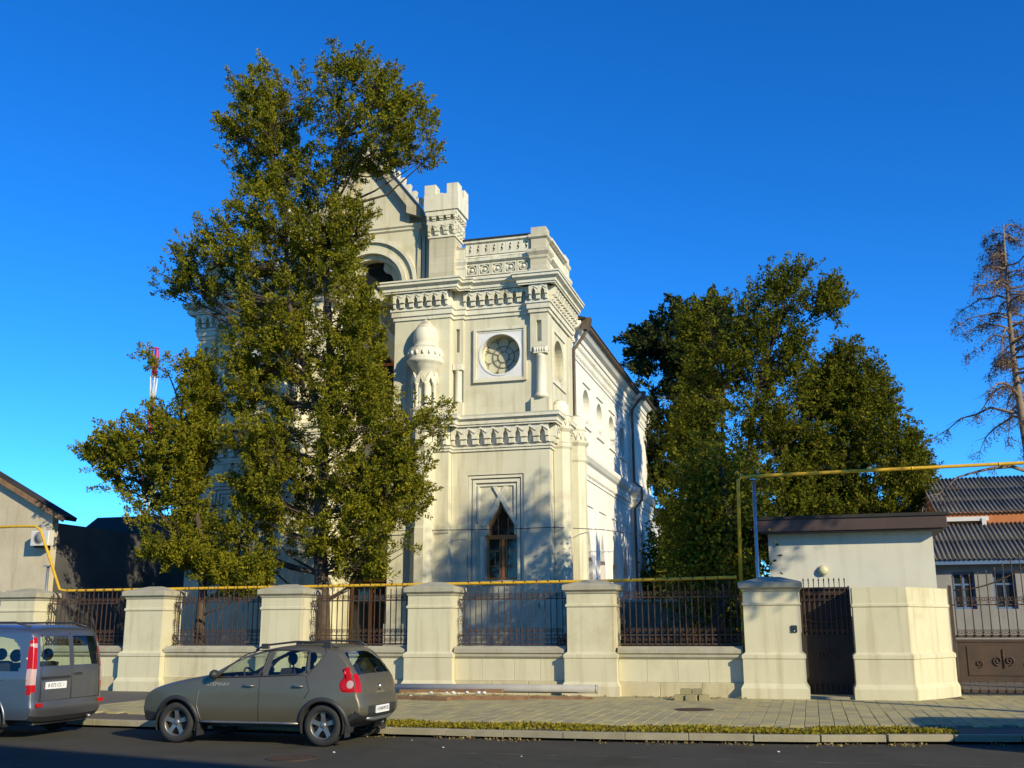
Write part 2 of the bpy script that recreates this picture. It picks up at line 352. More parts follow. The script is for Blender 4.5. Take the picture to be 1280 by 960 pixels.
# soil bed and ground-cover strip
sb = MB(); n = 60; sx = [-16+18.6*i/n for i in range(n+1)]
sb.add([(x, kerby(x)+.15, GZ-.005) for x in sx]+[(x, kerby(x)+1.4, GZ-.005) for x in sx], [(i, i+1, i+n+2, i+n+1) for i in range(n)])
struct('planting_strip', sb, M['ground'])
def leaves(name, m, pos, L, W, tone, parent, up=None, bend=0.0):
    """one mesh of many little rhombic leaves"""
    n = len(pos); pos = np.asarray(pos, float)
    d = RNG.normal(size=(n, 3))
    if up is not None: d += np.asarray(up)
    d /= np.linalg.norm(d, axis=1)[:, None]
    s = np.cross(d, RNG.normal(size=(n, 3))); s /= np.linalg.norm(s, axis=1)[:, None]
    L = np.asarray(L).reshape(-1, 1)*np.ones((n, 1)); W = np.asarray(W).reshape(-1, 1)*np.ones((n, 1))
    nn = np.cross(d, s)
    v = np.stack([pos, pos+d*L*.5+s*W+nn*W*.3, pos+d*L, pos+d*L*.5-s*W+nn*W*.3], axis=1).reshape(-1, 3)
    org = ORG[parent] if parent else Vector((0, 0, 0)); v = v-np.array(org)
    me = bpy.data.meshes.new(name); me.vertices.add(4*n); me.vertices.foreach_set('co', v.ravel())
    me.loops.add(4*n); me.loops.foreach_set('vertex_index', np.arange(4*n, dtype=np.int32))
    me.polygons.add(n); me.polygons.foreach_set('loop_start', np.arange(0, 4*n, 4, dtype=np.int32))
    at = me.attributes.new('tone', 'FLOAT', 'POINT'); at.data.foreach_set('value', np.repeat(np.clip(tone, 0, 1), 4).astype(np.float32))
    me.update(calc_edges=True); me.validate(); me.materials.append(m)
    return link(name, me, parent)
M['cover'] = leafmat('ground_cover', (.09, .06, .02), (.24, .21, .02), (.40, .33, .03), .3)
n = 30000; x = RNG.uniform(-8.5, 2.1, n); t = RNG.beta(1.1, 1.1, n); ky = np.interp(x, [k[0] for k in KERB], [k[1] for k in KERB])
y = ky+.16+t*(.98+.16*np.sin(x*2.3)+.08*np.sin(x*6.1)); pn = np.sin(x*1.7)+np.sin(x*4.1+y*2)+np.sin(y*5+x*.6); keep = RNG.random(n) < .70+.22*pn
keep &= ~((x > -3.4) & (x < -2.5) & (RNG.random(n) < .55)); keep &= ~((x > .2) & (RNG.random(n) < (x-.2)/3.2))
x, y = x[keep], y[keep]; n = len(x)
o = leaves('ground_cover', M['cover'], np.c_[x, y, GZ+RNG.uniform(-.015, .02, n)], RNG.uniform(.03, .065, n), RNG.uniform(.012, .026, n), RNG.beta(2, 2, n), None, up=(0, 0, .7))
tag(o, 'yellow-green ground cover strip growing between kerb and paving', 'ground cover', kind='stuff')
# manholes and litter
def manhole(loc, r, label, m):
    t = thing('manhole_cover', label, 'manhole', loc)
    MB().lathe([(r*.86, -.02), (r*1.0, -.02), (r*1.0, .006), (r*.86, .006)], loc, 24, smooth=False, ring=True).build('rim', m, t)
    b = MB(); b.lathe([(0, .003), (r*.85, .003), (r*.85, -.02)], loc, 24, smooth=False)
    for i in range(-3, 4):
        w = math.sqrt(max(.01, (r*.78)**2-(i*r*.22)**2)); b.box(loc[0]-w, loc[0]+w, loc[1]+i*r*.22-.02, loc[1]+i*r*.22+.02, loc[2]+.003, loc[2]+.011)
    b.build('lid', m, t)
manhole((-2.43, 22.6, GZ+.004), .40, 'rusty round manhole cover set in the pavers', M['rust'])
manhole((-7.2, 14.25, .004), .36, 'rusty manhole cover in the asphalt beside the car', M['rust'])
def scrap(loc, s):
    b = MB(); b.sphere((0, 0, s*.4), (s, s*.8, s*.5), 6, 4); v = [(x+random.uniform(-.2, .2)*s, y+random.uniform(-.2, .2)*s, z) for x, y, z in b.v]; b.v = v
    o = link('paper_scrap', b.mesh('paper_scrap', M['litter']), None, loc); return tag(o, 'small white scrap of litter lying on the asphalt', 'litter', 'litter scraps on the road')
for (x, y) in ((-5.55, 16.0), (-6.4, 16.9), (-6.9, 15.0), (-4.1, 15.2), (-.6, 16.6)): scrap((x, y, 0), random.uniform(.012, .026))

# road wear: a pale worn seam, cracks and leaf litter in the gutter
def strip_on_road(name, pts, w, m, z):
    b = MB(); P = []; n = len(pts)
    for k, (x, y) in enumerate(pts): q = w*(.6+.4*math.sin(k*1.7))*random.uniform(.6, 1.2); P += [(x, y-q/2, z), (x, y+q/2, z)]
    b.add(P, [(2*k, 2*k+2, 2*k+3, 2*k+1) for k in range(n-1)]); return b.build(name, m, road, fix=False)
seam_m = mat('worn_seam', (.125, .11, .075), .95, .3, 3, .3, 90, fine=.4)
crack_m = mat('road_crack', (.03, .028, .025), .95, .2, 3)
def wob(x0, x1, y0, y1, n, a):
    y = 0; out = []
    for k in range(n+1): y = y*.85+random.uniform(-a, a); out.append((x0+(x1-x0)*k/n, y0+(y1-y0)*k/n+y))
    return out
strip_on_road('worn_seam', wob(-6.4, 5.5, 15.35, 15.6, 70, .02), .12, seam_m, .0035)
strip_on_road('worn_seam', wob(-2.0, 4.5, 14.2, 14.35, 40, .02), .07, seam_m, .0035)
for (x0, x1, y0, y1) in ((-6.2, -4.0, 16.8, 14.0), (-3.2, .9, 16.2, 16.6), (.2, 1.8, 17.5, 14.0), (-5.0, -1.6, 14.9, 14.6)): strip_on_road('crack', wob(x0, x1, y0, y1, 40, .05), .022, crack_m, .0042)
n = 1500; gx = RNG.uniform(-9, 4, n); gk = np.interp(gx, [k[0] for k in KERB], [k[1] for k in KERB])
gy_ = gk-.02-np.abs(RNG.normal(size=n))*.16; k = (np.sin(gx*2.1)+np.sin(gx*5.3+1)+RNG.normal(size=n)*.7) > .1
M['gutter'] = leafmat('gutter_leaf', (.10, .07, .035), (.22, .16, .06), (.36, .27, .10), .15)
o = leaves('gutter_leaves', M['gutter'], np.c_[gx[k], gy_[k], np.full(k.sum(), .006)], RNG.uniform(.025, .06, k.sum()), RNG.uniform(.01, .022, k.sum()), RNG.random(k.sum()), None, up=(0, 0, .1))
tag(o, 'fallen leaves and grit gathered in the gutter along the kerb', 'leaf litter', kind='stuff')

# ------------------------------------------------------------------ boundary wall with pillars
WY = 26.4
wall = thing('boundary_wall', 'cream limestone boundary wall with capped pillars along the pavement', 'wall', (-5, WY+.4, GZ))
def pillar_mesh(w, T=(0, 0)):
    cx, cy = T; hw = w/2; b = MB()
    prof = [(.13, GZ-.1), (.13, .36), (.10, .41), (.065, .47), (.065, 1.02), (.085, 1.04), (.085, 1.12), (.03, 1.16), (0, 1.18), (0, 2.26), (.03, 2.28), (.03, 2.33), (.0, 2.35), (0, 2.60), (-.1, 2.62), (-.1, GZ-.1)]
    x0, x1, y0, y1 = cx-hw, cx+hw, cy, cy+.95
    ring = [(x0, y1), (x0, y0), (x1, y0), (x1, y1)]
    # closed ring sweep
    P = []; F = []; m = len(prof)
    for (px, py), (sx, sy) in zip(ring, ((-1, 1), (-1, -1), (1, -1), (1, 1))):
        for o, z in prof: P.append((px+sx*o, py+sy*o, z))
    for i in range(4):
        for k in range(m-1): F.append((i*m+k, ((i+1) % 4)*m+k, ((i+1) % 4)*m+k+1, i*m+k+1))
    b.add(P, F); return b
def cap_mesh(w, T=(0, 0)):
    cx, cy = T; hw = w/2; b = MB(); P = []; F = []
    prof = [(-.12, 2.598), (.02, 2.598), (.03, 2.64), (.085, 2.68), (.095, 2.69), (.095, 2.80), (.075, 2.815), (.03, 2.83)]
    m = len(prof)
    for (px, py), (sx, sy) in zip([(cx-hw, cy+.95), (cx-hw, cy), (cx+hw, cy), (cx+hw, cy+.95)], ((-1, 1), (-1, -1), (1, -1), (1, 1))):
        for o, z in prof: P.append((px+sx*o, py+sy*o, z))
    for i in range(4):
        for k in range(m-1): F.append((i*m+k, ((i+1) % 4)*m+k, ((i+1) % 4)*m+k+1, i*m+k+1))
    n0 = len(P); P += [(cx-hw*.35, cy+.475, 2.955), (cx+hw*.35, cy+.475, 2.955)]
    t = [i*m+m-1 for i in range(4)]
    F += [(t[0], t[1], n0), (t[1], t[2], n0+1, n0), (t[2], t[3], n0+1), (t[3], t[0], n0, n0+1)]
    return b.add(P, F)
PX = [-5.33+4.25*k*-1 for k in range(0, 5)]      # centres
PWID = 1.18
pm = pillar_mesh(PWID).mesh('pillar', M['wallst']); cm = cap_mesh(PWID).mesh('cap', M['coping'])
for x in PX:
    p = inst('pillar', pm, (x, WY, 0), wall); inst('cap', cm, (x, WY, 0), p)
GPW = 1.30; GPX = -.935
p = pillar_mesh(GPW, (GPX, WY)).build('pillar', M['wallst'], wall); cap_mesh(GPW, (GPX, WY)).build('cap', M['coping'], p)
# low wall panels between pillars, built of stones
spans = []
allx = sorted(PX+[GPX])
for a, b_ in zip(allx, allx[1:]):
    wa = PWID/2+.066; wb = (GPW if b_ == GPX else PWID)/2+.066
    spans.append((a+wa, b_-wb))
spans.append((allx[0]-4.25+PWID/2+.066, allx[0]-PWID/2-.066))
LY = WY+.17
for (x0, x1) in spans:
    lwo = MB().box(x0, x1, LY+.02, LY+.5, GZ-.1, 1.2).build('low_wall', M['wallbase'], wall)
    n = 4; ws = [random.uniform(.8, 1.2) for _ in range(n)]; sw = sum(ws); x = x0
    for k in range(n):
        w = (x1-x0)*ws[k]/sw
        MB().box(x+.003, x+w-.003, LY, LY+.1, .471, 1.0, .006).build('stone', M['wallst'], lwo); x += w
    n = 3; x = x0
    for k in range(n):
        w = (x1-x0)/n; MB().box(x+.003, x+w-.003, LY-.06, LY+.1, GZ-.05, .465, .012).build('base_stone', M['wallbase'], lwo); x += w
    cb = MB(); cb.prism([(LY-.0, 1.003), (LY-.05, 1.06), (LY-.05, 1.12), (LY-.09, 1.15), (LY-.09, 1.235), (LY+.05, 1.31), (LY+.5, 1.31), (LY+.55, 1.24), (LY+.55, 1.003)], x0+.002, x1-.002, 'x')
    cb.build('coping', M['coping'], lwo)
# gate wing wall with the flared return
gw = thing('gate_wall', 'plain cream gate wall with an angled end between the two iron gates', 'wall', (2.0, WY+.4, GZ))
A, B, Cc = (.93, WY+.9), (.93, WY), (2.13, WY); D = (3.22, 28.25)
pr = [(.10, GZ-.1), (.10, .36), (.08, .41), (.05, .47), (.05, 1.02), (.07, 1.04), (.07, 1.12), (.02, 1.16), (0, 1.18), (0, 2.20), (.025, 2.22), (.025, 2.27), (.0, 2.29), (0, 2.66), (-.35, 2.67), (-.35, GZ-.1)]
pth = [A, B, Cc, D, (3.0, 28.9)]
MB().sweep(pth, pr).build('wall_face', M['wallst'], gw)
MB().prism([(1.2, WY+.2), (2.05, WY+.2), (3.0, 28.2), (2.7, 28.7), (1.2, WY+.88)], .2, 2.655, 'z').build('wall_core', M['coping'], gw)
# intercom on the gate pillar
ic = thing('intercom', 'small black entry intercom on the gate pillar', 'intercom', (-.42, WY-.01, 1.72))
MB().box(-.50, -.36, WY-.035, WY+.002, 1.64, 1.80, .008).build('casing', M['plastic'], ic)
MB().box(-.48, -.40, WY-.041, WY-.034, 1.70, 1.78).build('lens_panel', M['pane'], ic)
MB().lathe([(0, -.008), (.018, -.008), (.018, 0)], (-.43, WY-.035, 1.665), 12, 'y').build('button', M['chrome'], ic)

# ------------------------------------------------------------------ iron fence panels
FY = WY+.52
def scroll(c, r, s, turns=1.6, n=26):
    pts = []
    for i in range(n+1):
        t = i/n; a = -math.pi/2*1.0+t*turns*2*math.pi; q = r*(1-.82*t)
        pts.append((c[0]+s*q*math.cos(a), c[1], c[2]+q*math.sin(a)))
    return pts
bar_me = MB().box(-.011, .011, -.011, .011, 0, 1.44).mesh('bar', M['rust'])
spike_me = MB().lathe([(.0, 0), (.018, .02), (.008, .06), (.022, .10), (0, .17)], (0, 0, 0), 6).mesh('spike', M['iron'])
sp_ = .155
scr = MB(); scr.tube(scroll((.036, 0, 0), .062, 1), .0085, 4); scr.tube(scroll((-.036, 0, 0), .062, -1), .0085, 4); scr_me = scr.mesh('scroll', M['iron'])
sds = MB()
sds.tube(scroll((0, 0, .0), .085, 1, 1.4), .009, 4); sds.tube(scroll((0, 0, .12), .07, 1, -1.4), .009, 4)
sds_me = sds.mesh('end_scroll', M['iron'])
names = ['nearest the gate', 'second from the gate', 'third from the gate', 'fourth from the gate', 'fifth from the gate', 'sixth from the gate']
for k, (x0, x1) in enumerate(sorted(spans, key=lambda s: -s[0])):
    f = thing('iron_fence_panel', 'scrolled wrought iron fence panel on the low wall, '+names[k]+' pillar', 'fence', ((x0+x1)/2, FY, 1.31), 'iron fence panels between the pillars')
    for nm, z, t in (('top_rail', 2.50, .018), ('lower_rail', 1.58, .014), ('bottom_rail', 1.36, .02)):
        MB().box(x0, x1, FY-.016, FY+.016, z-t, z+t).build(nm, M['iron'], f)
    nb = int((x1-x0)/sp_); o0 = (x1-x0-(nb-1)*sp_)/2
    for i in range(nb):
        x = x0+o0+i*sp_; inst('bar', bar_me, (x, FY-.026, 1.36), f)
        if i % 2 == 1: inst('finial', spike_me, (x, FY-.026, 2.78), f, 0, (.8, .8, .9))
        if i < nb-1:
            inst('scroll', scr_me, (x+sp_/2, FY, 2.595), f)
            inst('scroll', scr_me, (x+sp_/2, FY, 1.70), f); inst('scroll', scr_me, (x+sp_/2, FY, 1.47), f, 0, (1, 1, -.9))
    for x, s in ((x0+.07, 1), (x1-.07, -1)):
        for z in (1.5, 1.9, 2.3): inst('end_scroll', sds_me, (x, FY-.02, z), f, 0, (s, 1, 1))
# yellow gas pipe along the fence
gp = thing('gas_pipe', 'yellow gas pipe running along the top of the iron fence', 'pipe', (-13, 27.05, 2.88))
MB().tube([(-1.75, 27.05, 2.97), (-1.85, 27.05, 2.965), (-5.3, 27.05, 2.925), (-13, 27.05, 2.90), (-21.2, 27.05, 2.88), (-21.45, 27.05, 2.92), (-22.35, 27.1, 4.70), (-22.55, 27.1, 4.82), (-23.2, 27.1, 4.84), (-27.2, 27.1, 4.80)], .041, 10).build('pipe_run', M['yellow'], gp)
cl = MB().tube([(-.012, 0, 0), (.012, 0, 0)], .047, 10).mesh('clamp', M['rust'])
x = -2.2
while x > -21:
    if not any(abs(x-p) < .75 for p in PX): inst('clamp', cl, (x, 27.05, 2.965-(-x-1.8)*.0045), gp)
    x -= .31
gp2 = thing('gas_pipe', 'raised yellow gas pipe crossing above the flat roofed gatehouse', 'pipe', (-1.6, 27.3, GZ))
MB().tube([(-1.68, 27.3, 2.2), (-1.60, 27.3, 5.38), (-1.53, 27.3, 5.47), (-1.3, 27.3, 5.50), (5.2, 27.6, 5.60), (14, 28.1, 5.8)], .043, 10).build('pipe_run', M['yellow'], gp2)
for x_, y_, z_ in ((.4, 27.38, 5.526), (2.6, 27.48, 5.56), (4.6, 27.573, 5.59)): MB().tube([(x_-.02, y_, z_), (x_+.02, y_, z_)], .05, 10).build('weld', M['yellow'], gp2)
MB().tube([(-1.66, 27.3, 2.2), (-1.68, 27.3, .1)], .044, 10).build('riser', M['yellow'], gp2)
st = thing('pipe_post', 'slim galvanised steel post carrying the raised yellow pipe', 'post', (-1.22, 27.35, GZ))
MB().tube([(-1.27, 27.35, .1), (-1.22, 27.35, 5.42)], .045, 10).build('shaft', M['metalpost'], st)
MB().box(-1.30, -1.14, 27.22, 27.40, 5.40, 5.43).build('bracket', M['metalpost'], st)
lp = thing('pipe_post', 'galvanised post carrying the sagging pipe near the left house', 'post', (-22.0, 27.15, GZ))
MB().tube([(-22.0, 27.15, .1), (-22.0, 27.15, 3.6)], .04, 8).build('shaft', M['metalpost'], lp)
MB().box(-22.10, -21.9, 27.05, 27.2, 3.6, 3.64).build('bracket', M['metalpost'], lp)

# ------------------------------------------------------------------ gates
pg = thing('pedestrian_gate', 'dark rusty sheet-iron pedestrian gate with spiked top beside the gate pillar', 'gate', (.32, WY+.80, GZ))
gx0, gx1, gy = -.27, .91, WY+.80
b = MB(); b.box(gx0, gx0+.05, gy-.03, gy+.03, .2, 2.72); b.box(gx1-.05, gx1, gy-.03, gy+.03, .2, 2.72)
for z in (.22, .46, 1.56, 1.78, 2.40, 2.68): b.box(gx0+.05, gx1-.05, gy-.022, gy+.022, z-.022, z+.022)
b.build('gate_frame', M['gatesheet'], pg)
MB().box(gx0+.05, gx1-.05, gy-.006, gy+.006, .48, 1.54).build('sheet_panel', M['gatesheet'], pg)
MB().box(gx0+.05, gx1-.05, gy+.024, gy+.03, .24, 2.66).build('shade_sheet', M['gatesheet'], pg)  # dark sheet added behind the bars in place of the gloom there
gb = MB().box(-.01, .01, -.01, .01, 0, 1.2).mesh('bar', M['iron']); gsb = MB().box(-.01, .01, -.01, .01, 0, .2).mesh('short_bar', M['iron'])
for i in range(9):
    x = gx0+.11+i*(gx1-gx0-.22)/8
    inst('bar', gb, (x, gy-.026, 1.58), pg); inst('spike', spike_me, (x, gy-.026, 2.78), pg, 0, (1, 1, .9))
    inst('short_bar', gsb, (x, gy-.026, .24), pg)
    if i < 8: inst('scroll', scr_me, (x+.065, gy-.03, 1.67), pg); inst('scroll', scr_me, (x+.065, gy-.03, 2.55), pg)
c = MB(); c.tube([(gx0+.06, gy-.03, 1.95), (gx0+.35, gy-.05, 1.88), (gx0+.75, gy-.05, 1.88), (gx1-.08, gy-.03, 1.95)], .012, 5)
for s in (-1, 1): c.tube(scroll((.32+s*.12, gy-.03, 1.12), .13, s, 1.5), .012, 4); c.tube([(.32, gy-.03, .75), (.32, gy-.03, 1.45)], .011, 4)
c.build('ornament', M['rust'], pg)
b = MB().box(gx0-.02, gx1+.02, WY-.02, WY+.8, GZ-.05, GZ+.06).build('threshold', M['kerb'], pg)
dg = thing('driveway_gate', 'wide rusty iron driveway gate with sheet lower panels and arched barred top', 'gate', (5.5, 28.5, GZ))
dx0, dy = 3.28, 28.5; leaf = 2.2
for q in range(2):
    a0 = dx0+q*leaf
    fr = MB(); fr.box(a0, a0+.07, dy-.035, dy+.035, .2, 2.75+q*.75); fr.box(a0+leaf-.07, a0+leaf, dy-.035, dy+.035, .2, 3.5-q*.75)
    for z in (.23, .48, 1.42, 1.52): fr.box(a0+.07, a0+leaf-.07, dy-.03, dy+.03, z-.03, z+.03)
    fo = fr.build('leaf_frame', M['rust'], dg)
    MB().box(a0+.08, a0+leaf-.08, dy-.008, dy+.008, .51, 1.40).build('sheet_panel', M['rust'], fo)
    MB().box(a0+.30, a0+leaf-.30, dy-.03, dy-.009, .60, 1.30).build('raised_panel', M['rust'], fo)
    orn = MB(); cx = a0+leaf*.5
    for s in (-1, 1):
        orn.tube(scroll((cx+s*.13, dy-.05, .95), .11, s, 1.5), .016, 5); orn.tube(scroll((cx+s*.55, dy-.05, .88), .09, -s, 1.4), .014, 5)
    orn.tube([(cx, dy-.05, .78), (cx, dy-.05, 1.22)], .016, 5); orn.build('ornament', M['iron'], fo)
    nb = 11; top = []
    for i in range(nb):
        x = a0+.12+i*(leaf-.24)/(nb-1); t = (i/(nb-1)) if q == 0 else 1-i/(nb-1); zt = 2.75+.75*t*t
        MB().tube([(x, dy-.045, 1.5), (x, dy-.045, zt+.12)], .013, 5).build('bar', M['rust'], fo)
        inst('spike', spike_me, (x, dy-.045, zt+.10), fo); top.append((x, dy-.02, zt-.12))
        MB().tube([(x, dy-.045, .2), (x, dy-.045, .47)], .011, 5).build('short_bar', M['iron'], fo)
        if i < nb-1:
            inst('scroll', scr_me, (x+.1, dy-.03, 1.62), fo, 0, (1.2, 1, 1.2)); inst('scroll', scr_me, (x+.1, dy-.03, 2.40), fo, 0, (1.2, 1, 1.2))
    MB().tube(top, .018, 5).build('arch_rail', M['rust'], fo)
    MB().box(a0+.07, a0+leaf-.07, dy-.012, dy+.012, 2.26, 2.29).build('mid_rail', M['rust'], fo)

# ------------------------------------------------------------------ gatehouse
gh = thing('gatehouse', 'small white plastered gatehouse with a flat brown overhanging roof', 'gatehouse', (1.0, 31, GZ))
MB().box(-1.0, 3.09, 29, 33, .1, 4.16).build('wall', M['cream'], gh)
rf = MB().box(-1.32, 3.42, 28.55, 33.4, 4.19, 4.55, .02).build('roof', M['brownfascia'], gh)
MB().box(-1.36, 3.46, 28.51, 33.44, 4.50, 4.58).build('drip_edge', M['roofdark'], rf)
MB().box(-1.2, 3.3, 28.62, 33.3, 4.155, 4.20).build('soffit', M['brownfascia'], rf)
wl = thing('wall_lamp', 'round cream bulkhead lamp on the white gatehouse wall', 'lamp', (.35, 29, 3.19))
MB().lathe([(0, -.13), (.07, -.125), (.115, -.09), (.125, -.04), (.125, 0)], (.35, 29, 3.19), 18, 'y').build('globe', mat('lamp_globe', (.70, .64, .36), .3), wl)
MB().lathe([(.13, -.03), (.145, -.03), (.145, 0), (.13, 0)], (.35, 29, 3.19), 18, 'y', ring=True).build('base_ring', M['acwhite'], wl)

# ------------------------------------------------------------------ things lying on the pavement
def pipe(p0, p1, r, label):
    t = thing('concrete_pipe', label, 'pipe', tuple(p0)); 
    d = (Vector(p1)-Vector(p0)).normalized(); b = MB(); n = 18; P = []; F = []
    s = d.cross(Vector((0, 0, 1))).normalized(); u = s.cross(d)
    for q, (pt, rad) in enumerate(((p0, r), (p1, r), (p1, r*.8), (p0, r*.8))):
        for k in range(n): a = 2*math.pi*k/n; P.append(tuple(Vector(pt)+(s*math.cos(a)+u*math.sin(a))*rad))
    for q in range(4):
        for k in range(n): F.append((q*n+k, q*n+(k+1) % n, ((q+1) % 4)*n+(k+1) % n, ((q+1) % 4)*n+k))
    b.add(P, F, True); b.build('pipe_body', M['pipe'], t)
    c = MB(); c.tube([Vector(p0)-d*.0+d*.02, Vector(p0)+d*.05], r*1.02, 18).build('end_rim', M['pipe'], t)
pipe((-4.98, 25.45, GZ+.22), (-10.6, 25.35, GZ+.20), .10, 'long grey pipe lying on the pavement along the wall base')
def plank(c, L, w, h_, rz, label, tilt=0.0):
    b = MB(); b.box(-L/2, L/2, -w/2, w/2, 0, h_, .008); o = link('plank', b.mesh('plank', M['plank']), None, c)
    o.rotation_euler = (0, tilt, rz); return tag(o, label, 'plank', 'old planks beside the grey pipe')
plank((-8.5, 25.05, GZ+.13), 2.6, .16, .07, .02, 'brown weathered plank resting on the rubble against the grey pipe', -.015)
plank((-9.35, 24.35, GZ+.0), 2.3, .18, .08, -.22, 'dark plank lying at an angle on the pavers')
plank((-7.55, 24.55, GZ+.0), 2.2, .14, .09, .16, 'pale split plank lying on the pavers below the pipe')
plank((-6.0, 25.2, GZ+.0), 1.9, .14, .06, .03, 'short plank half hidden under the grey pipe end')
for i, (x, y) in enumerate(((-9.45, 24.8), (-8.9, 24.72), (-8.35, 24.75), (-8.2, 24.7), (-8.55, 24.85), (-7.75, 24.85), (-7.6, 24.8), (-8.05, 24.9), (-9.2, 24.9), (-7.1, 24.95))):
    s = random.uniform(.03, .055); b = MB(); b.sphere((0, 0, s*.7), (s*1.2, s, s*.75), 7, 5)
    b.v = [(x_+random.uniform(-.2, .2)*s, y_+random.uniform(-.2, .2)*s, max(0, z_)) for x_, y_, z_ in b.v]
    o = link('rubble_stone', b.mesh('rubble_stone', M['litter']), None, (x, y, GZ+.105 if i not in (0, 8, 9) else GZ)); tag(o, 'white lump of rubble among the old planks', 'rubble', 'white rubble among the planks')
def cblock(c, s, rz, label):
    b = MB(); b.box(-s[0]/2, s[0]/2, -s[1]/2, s[1]/2, 0, s[2], .008); o = link('paving_block', b.mesh('paving_block', PAV[2]), None, c); o.rotation_euler[2] = rz
    return tag(o, label, 'block', 'spare paving blocks stacked by the wall')
for i, (x, y, z, rz) in enumerate(((-3.05, 25.35, 0, .05), (-2.78, 25.30, 0, -.08), (-2.50, 25.40, 0, .1), (-2.62, 25.62, 0, 0), (-2.95, 25.62, 0, 0), (-2.92, 25.5, .13, .04), (-2.64, 25.5, .13, -.1))):
    cblock((x, y, GZ+z+.002), (.25, .24, .125), rz, 'grey spare paving block on top of the little stack by the wall' if z else 'grey spare paving block at the bottom of the little stack')
n = 2600; gx = RNG.uniform(-12, -1.6, n); gy_ = 26.2+RNG.uniform(0, .10, n)-(RNG.random(n)**3)*.35
M['crumb'] = leafmat('dry_debris', (.12, .09, .05), (.28, .22, .12), (.42, .34, .18), .1)
k = (np.sin(gx*3)+np.sin(gx*7.3)+RNG.normal(size=n)*.5) > .3
o = leaves('dry_debris', M['crumb'], np.c_[gx[k], gy_[k], np.full(k.sum(), GZ+.005)], RNG.uniform(.02, .06, k.sum()), RNG.uniform(.008, .02, k.sum()), RNG.random(k.sum()), None, up=(0, 0, .2))
tag(o, 'dry leaf debris scattered at the foot of the wall', 'debris', kind='stuff')

# ------------------------------------------------------------------ the prayer house
CX = -14.85
H0 = thing('stone_prayer_house', 'cream limestone prayer house with crenellated turrets, rose windows and carved cornices', 'building', (CX, 40, GZ))
ident = lambda p: tuple(p)
mirr = lambda p: (2*CX-p[0], p[1], p[2])
def circ(c, r, n=32, a0=0, a1=2*math.pi):
    full = abs(a1-a0-2*math.pi) < 1e-6; m = n if full else n+1
    return [(c[0]+r*math.cos(a0+(a1-a0)*i/n), c[1]+r*math.sin(a0+(a1-a0)*i/n)) for i in range(m)]
fp = lambda Y: (lambda a, b, d: (a, Y+d, b))
PATH_R = [(-13.6, 34.6), (-13.6, 33.55), (-11.55, 33.55), (-11.55, 33.88), (-11.17, 33.88), (-11.17, 34.0), (-8.72, 34.0), (-8.72, 33.82), (-8.1, 33.82), (-8.1, 37.6)]
PATH_L = [(-13.6, 34.6), (-13.6, 33.55), (-11.55, 33.55), (-11.55, 33.86), (-8.1, 33.86), (-8.1, 37.6)]
def offs(prof, d=-.06): return prof+[(d, prof[-1][1]), (d, prof[0][1])]
UP = [(.05, 12.37), (.05, 12.50), (.10, 12.52), (.10, 12.70), (.14, 12.72), (.14, 12.81)]
UP2 = [(.02, 12.80), (.02, 13.40), (.34, 13.40), (.34, 13.46), (.38, 13.48), (.38, 13.58), (.46, 13.66), (.50, 13.70), (.50, 13.80), (.54, 13.82), (.54, 13.88)]
LO = [(.05, 7.62), (.05, 7.70), (.09, 7.72), (.09, 7.80), (.13, 7.83)]
LO2 = [(.02, 7.82), (.02, 8.48), (.30, 8.48), (.30, 8.54), (.34, 8.56), (.34, 8.66), (.40, 8.74), (.44, 8.76), (.44, 8.84), (.46, 8.90)]
PA = [(.06, 13.60), (.06, 13.92), (.0, 13.93), (.0, 14.37), (.05, 14.40), (.14, 14.50), (.14, 14.60), (.08, 14.63), (.06, 14.68)]
PB = [(.06, 15.13), (.12, 15.16), (.12, 15.25)]
zk = lambda z, o: CAM_H+(z-CAM_H)*(34.0-o)/34.0      # heights were read on the wall plane: correct them for ledges that stand proud
UP, UP2, LO, LO2, PA = [[(o, zk(z, max(o, .0))) for o, z in pf] for pf in (UP, UP2, LO, LO2, PA)]
def bracket(w, z0, zm, z1, dep, zig=False):
    b = MB(); hw = w/2; q = w*.235; zt = zm+(z1-zm)*.72
    b.prism([(-hw+.002, zm), (-q, zm), (-q, zm+(z1-zm)*.3), (0, zt), (q, zm+(z1-zm)*.3), (q, zm), (hw-.002, zm), (hw-.002, z1), (-hw+.002, z1)], -dep, .03)
    for s in (-1, 1):
        b.prism([(s*(q+.015), z0+.02), (s*(hw-.002), z0+.02), (s*(hw-.002), zm-.03), (s*(q+.015), zm-.03)], -dep*.78, .03)
        b.prism([(s*(q+.03), zm-.04), (s*(hw-.01), zm-.04), (s*(hw-.01), zm), (s*(q+.03), zm)], -dep*.6, .03)
    if zig:
        for s in (-1, 1): b.prism([(s*hw*.98, zm+(z1-zm)*.42), (s*hw*.98, zm+(z1-zm)*.55), (0, z1-.01), (0, z1-.09)], -dep-.03, -dep+.01)
    else:
        for s in (-1, 1): b.prism([(s*hw*.98, zm+(z1-zm)*.5), (s*hw*.98, zm+(z1-zm)*.62), (0, z1-.01), (0, z1-.06)], -dep-.02, -dep+.01)
    return b.mesh('bracket', M['trim'])
def rowx(me, w, x0, x1, Y, par, z=0, nm='bracket'):
    n = max(1, int(round((x1-x0)/w))); s = (x1-x0)/n
    for i in range(n): inst(nm, me, (x0+(i+.5)*s, Y, z), par, 0, (s/w, 1, 1))
def rowy(me, w, y0, y1, X, par, z=0, nm='bracket', flip=1):
    n = max(1, int(round((y1-y0)/w))); s = (y1-y0)/n
    for i in range(n): inst(nm, me, (X, y0+(i+.5)*s, z), par, flip*math.pi/2, (s/w, 1, 1))
WU, WL = .335, .455
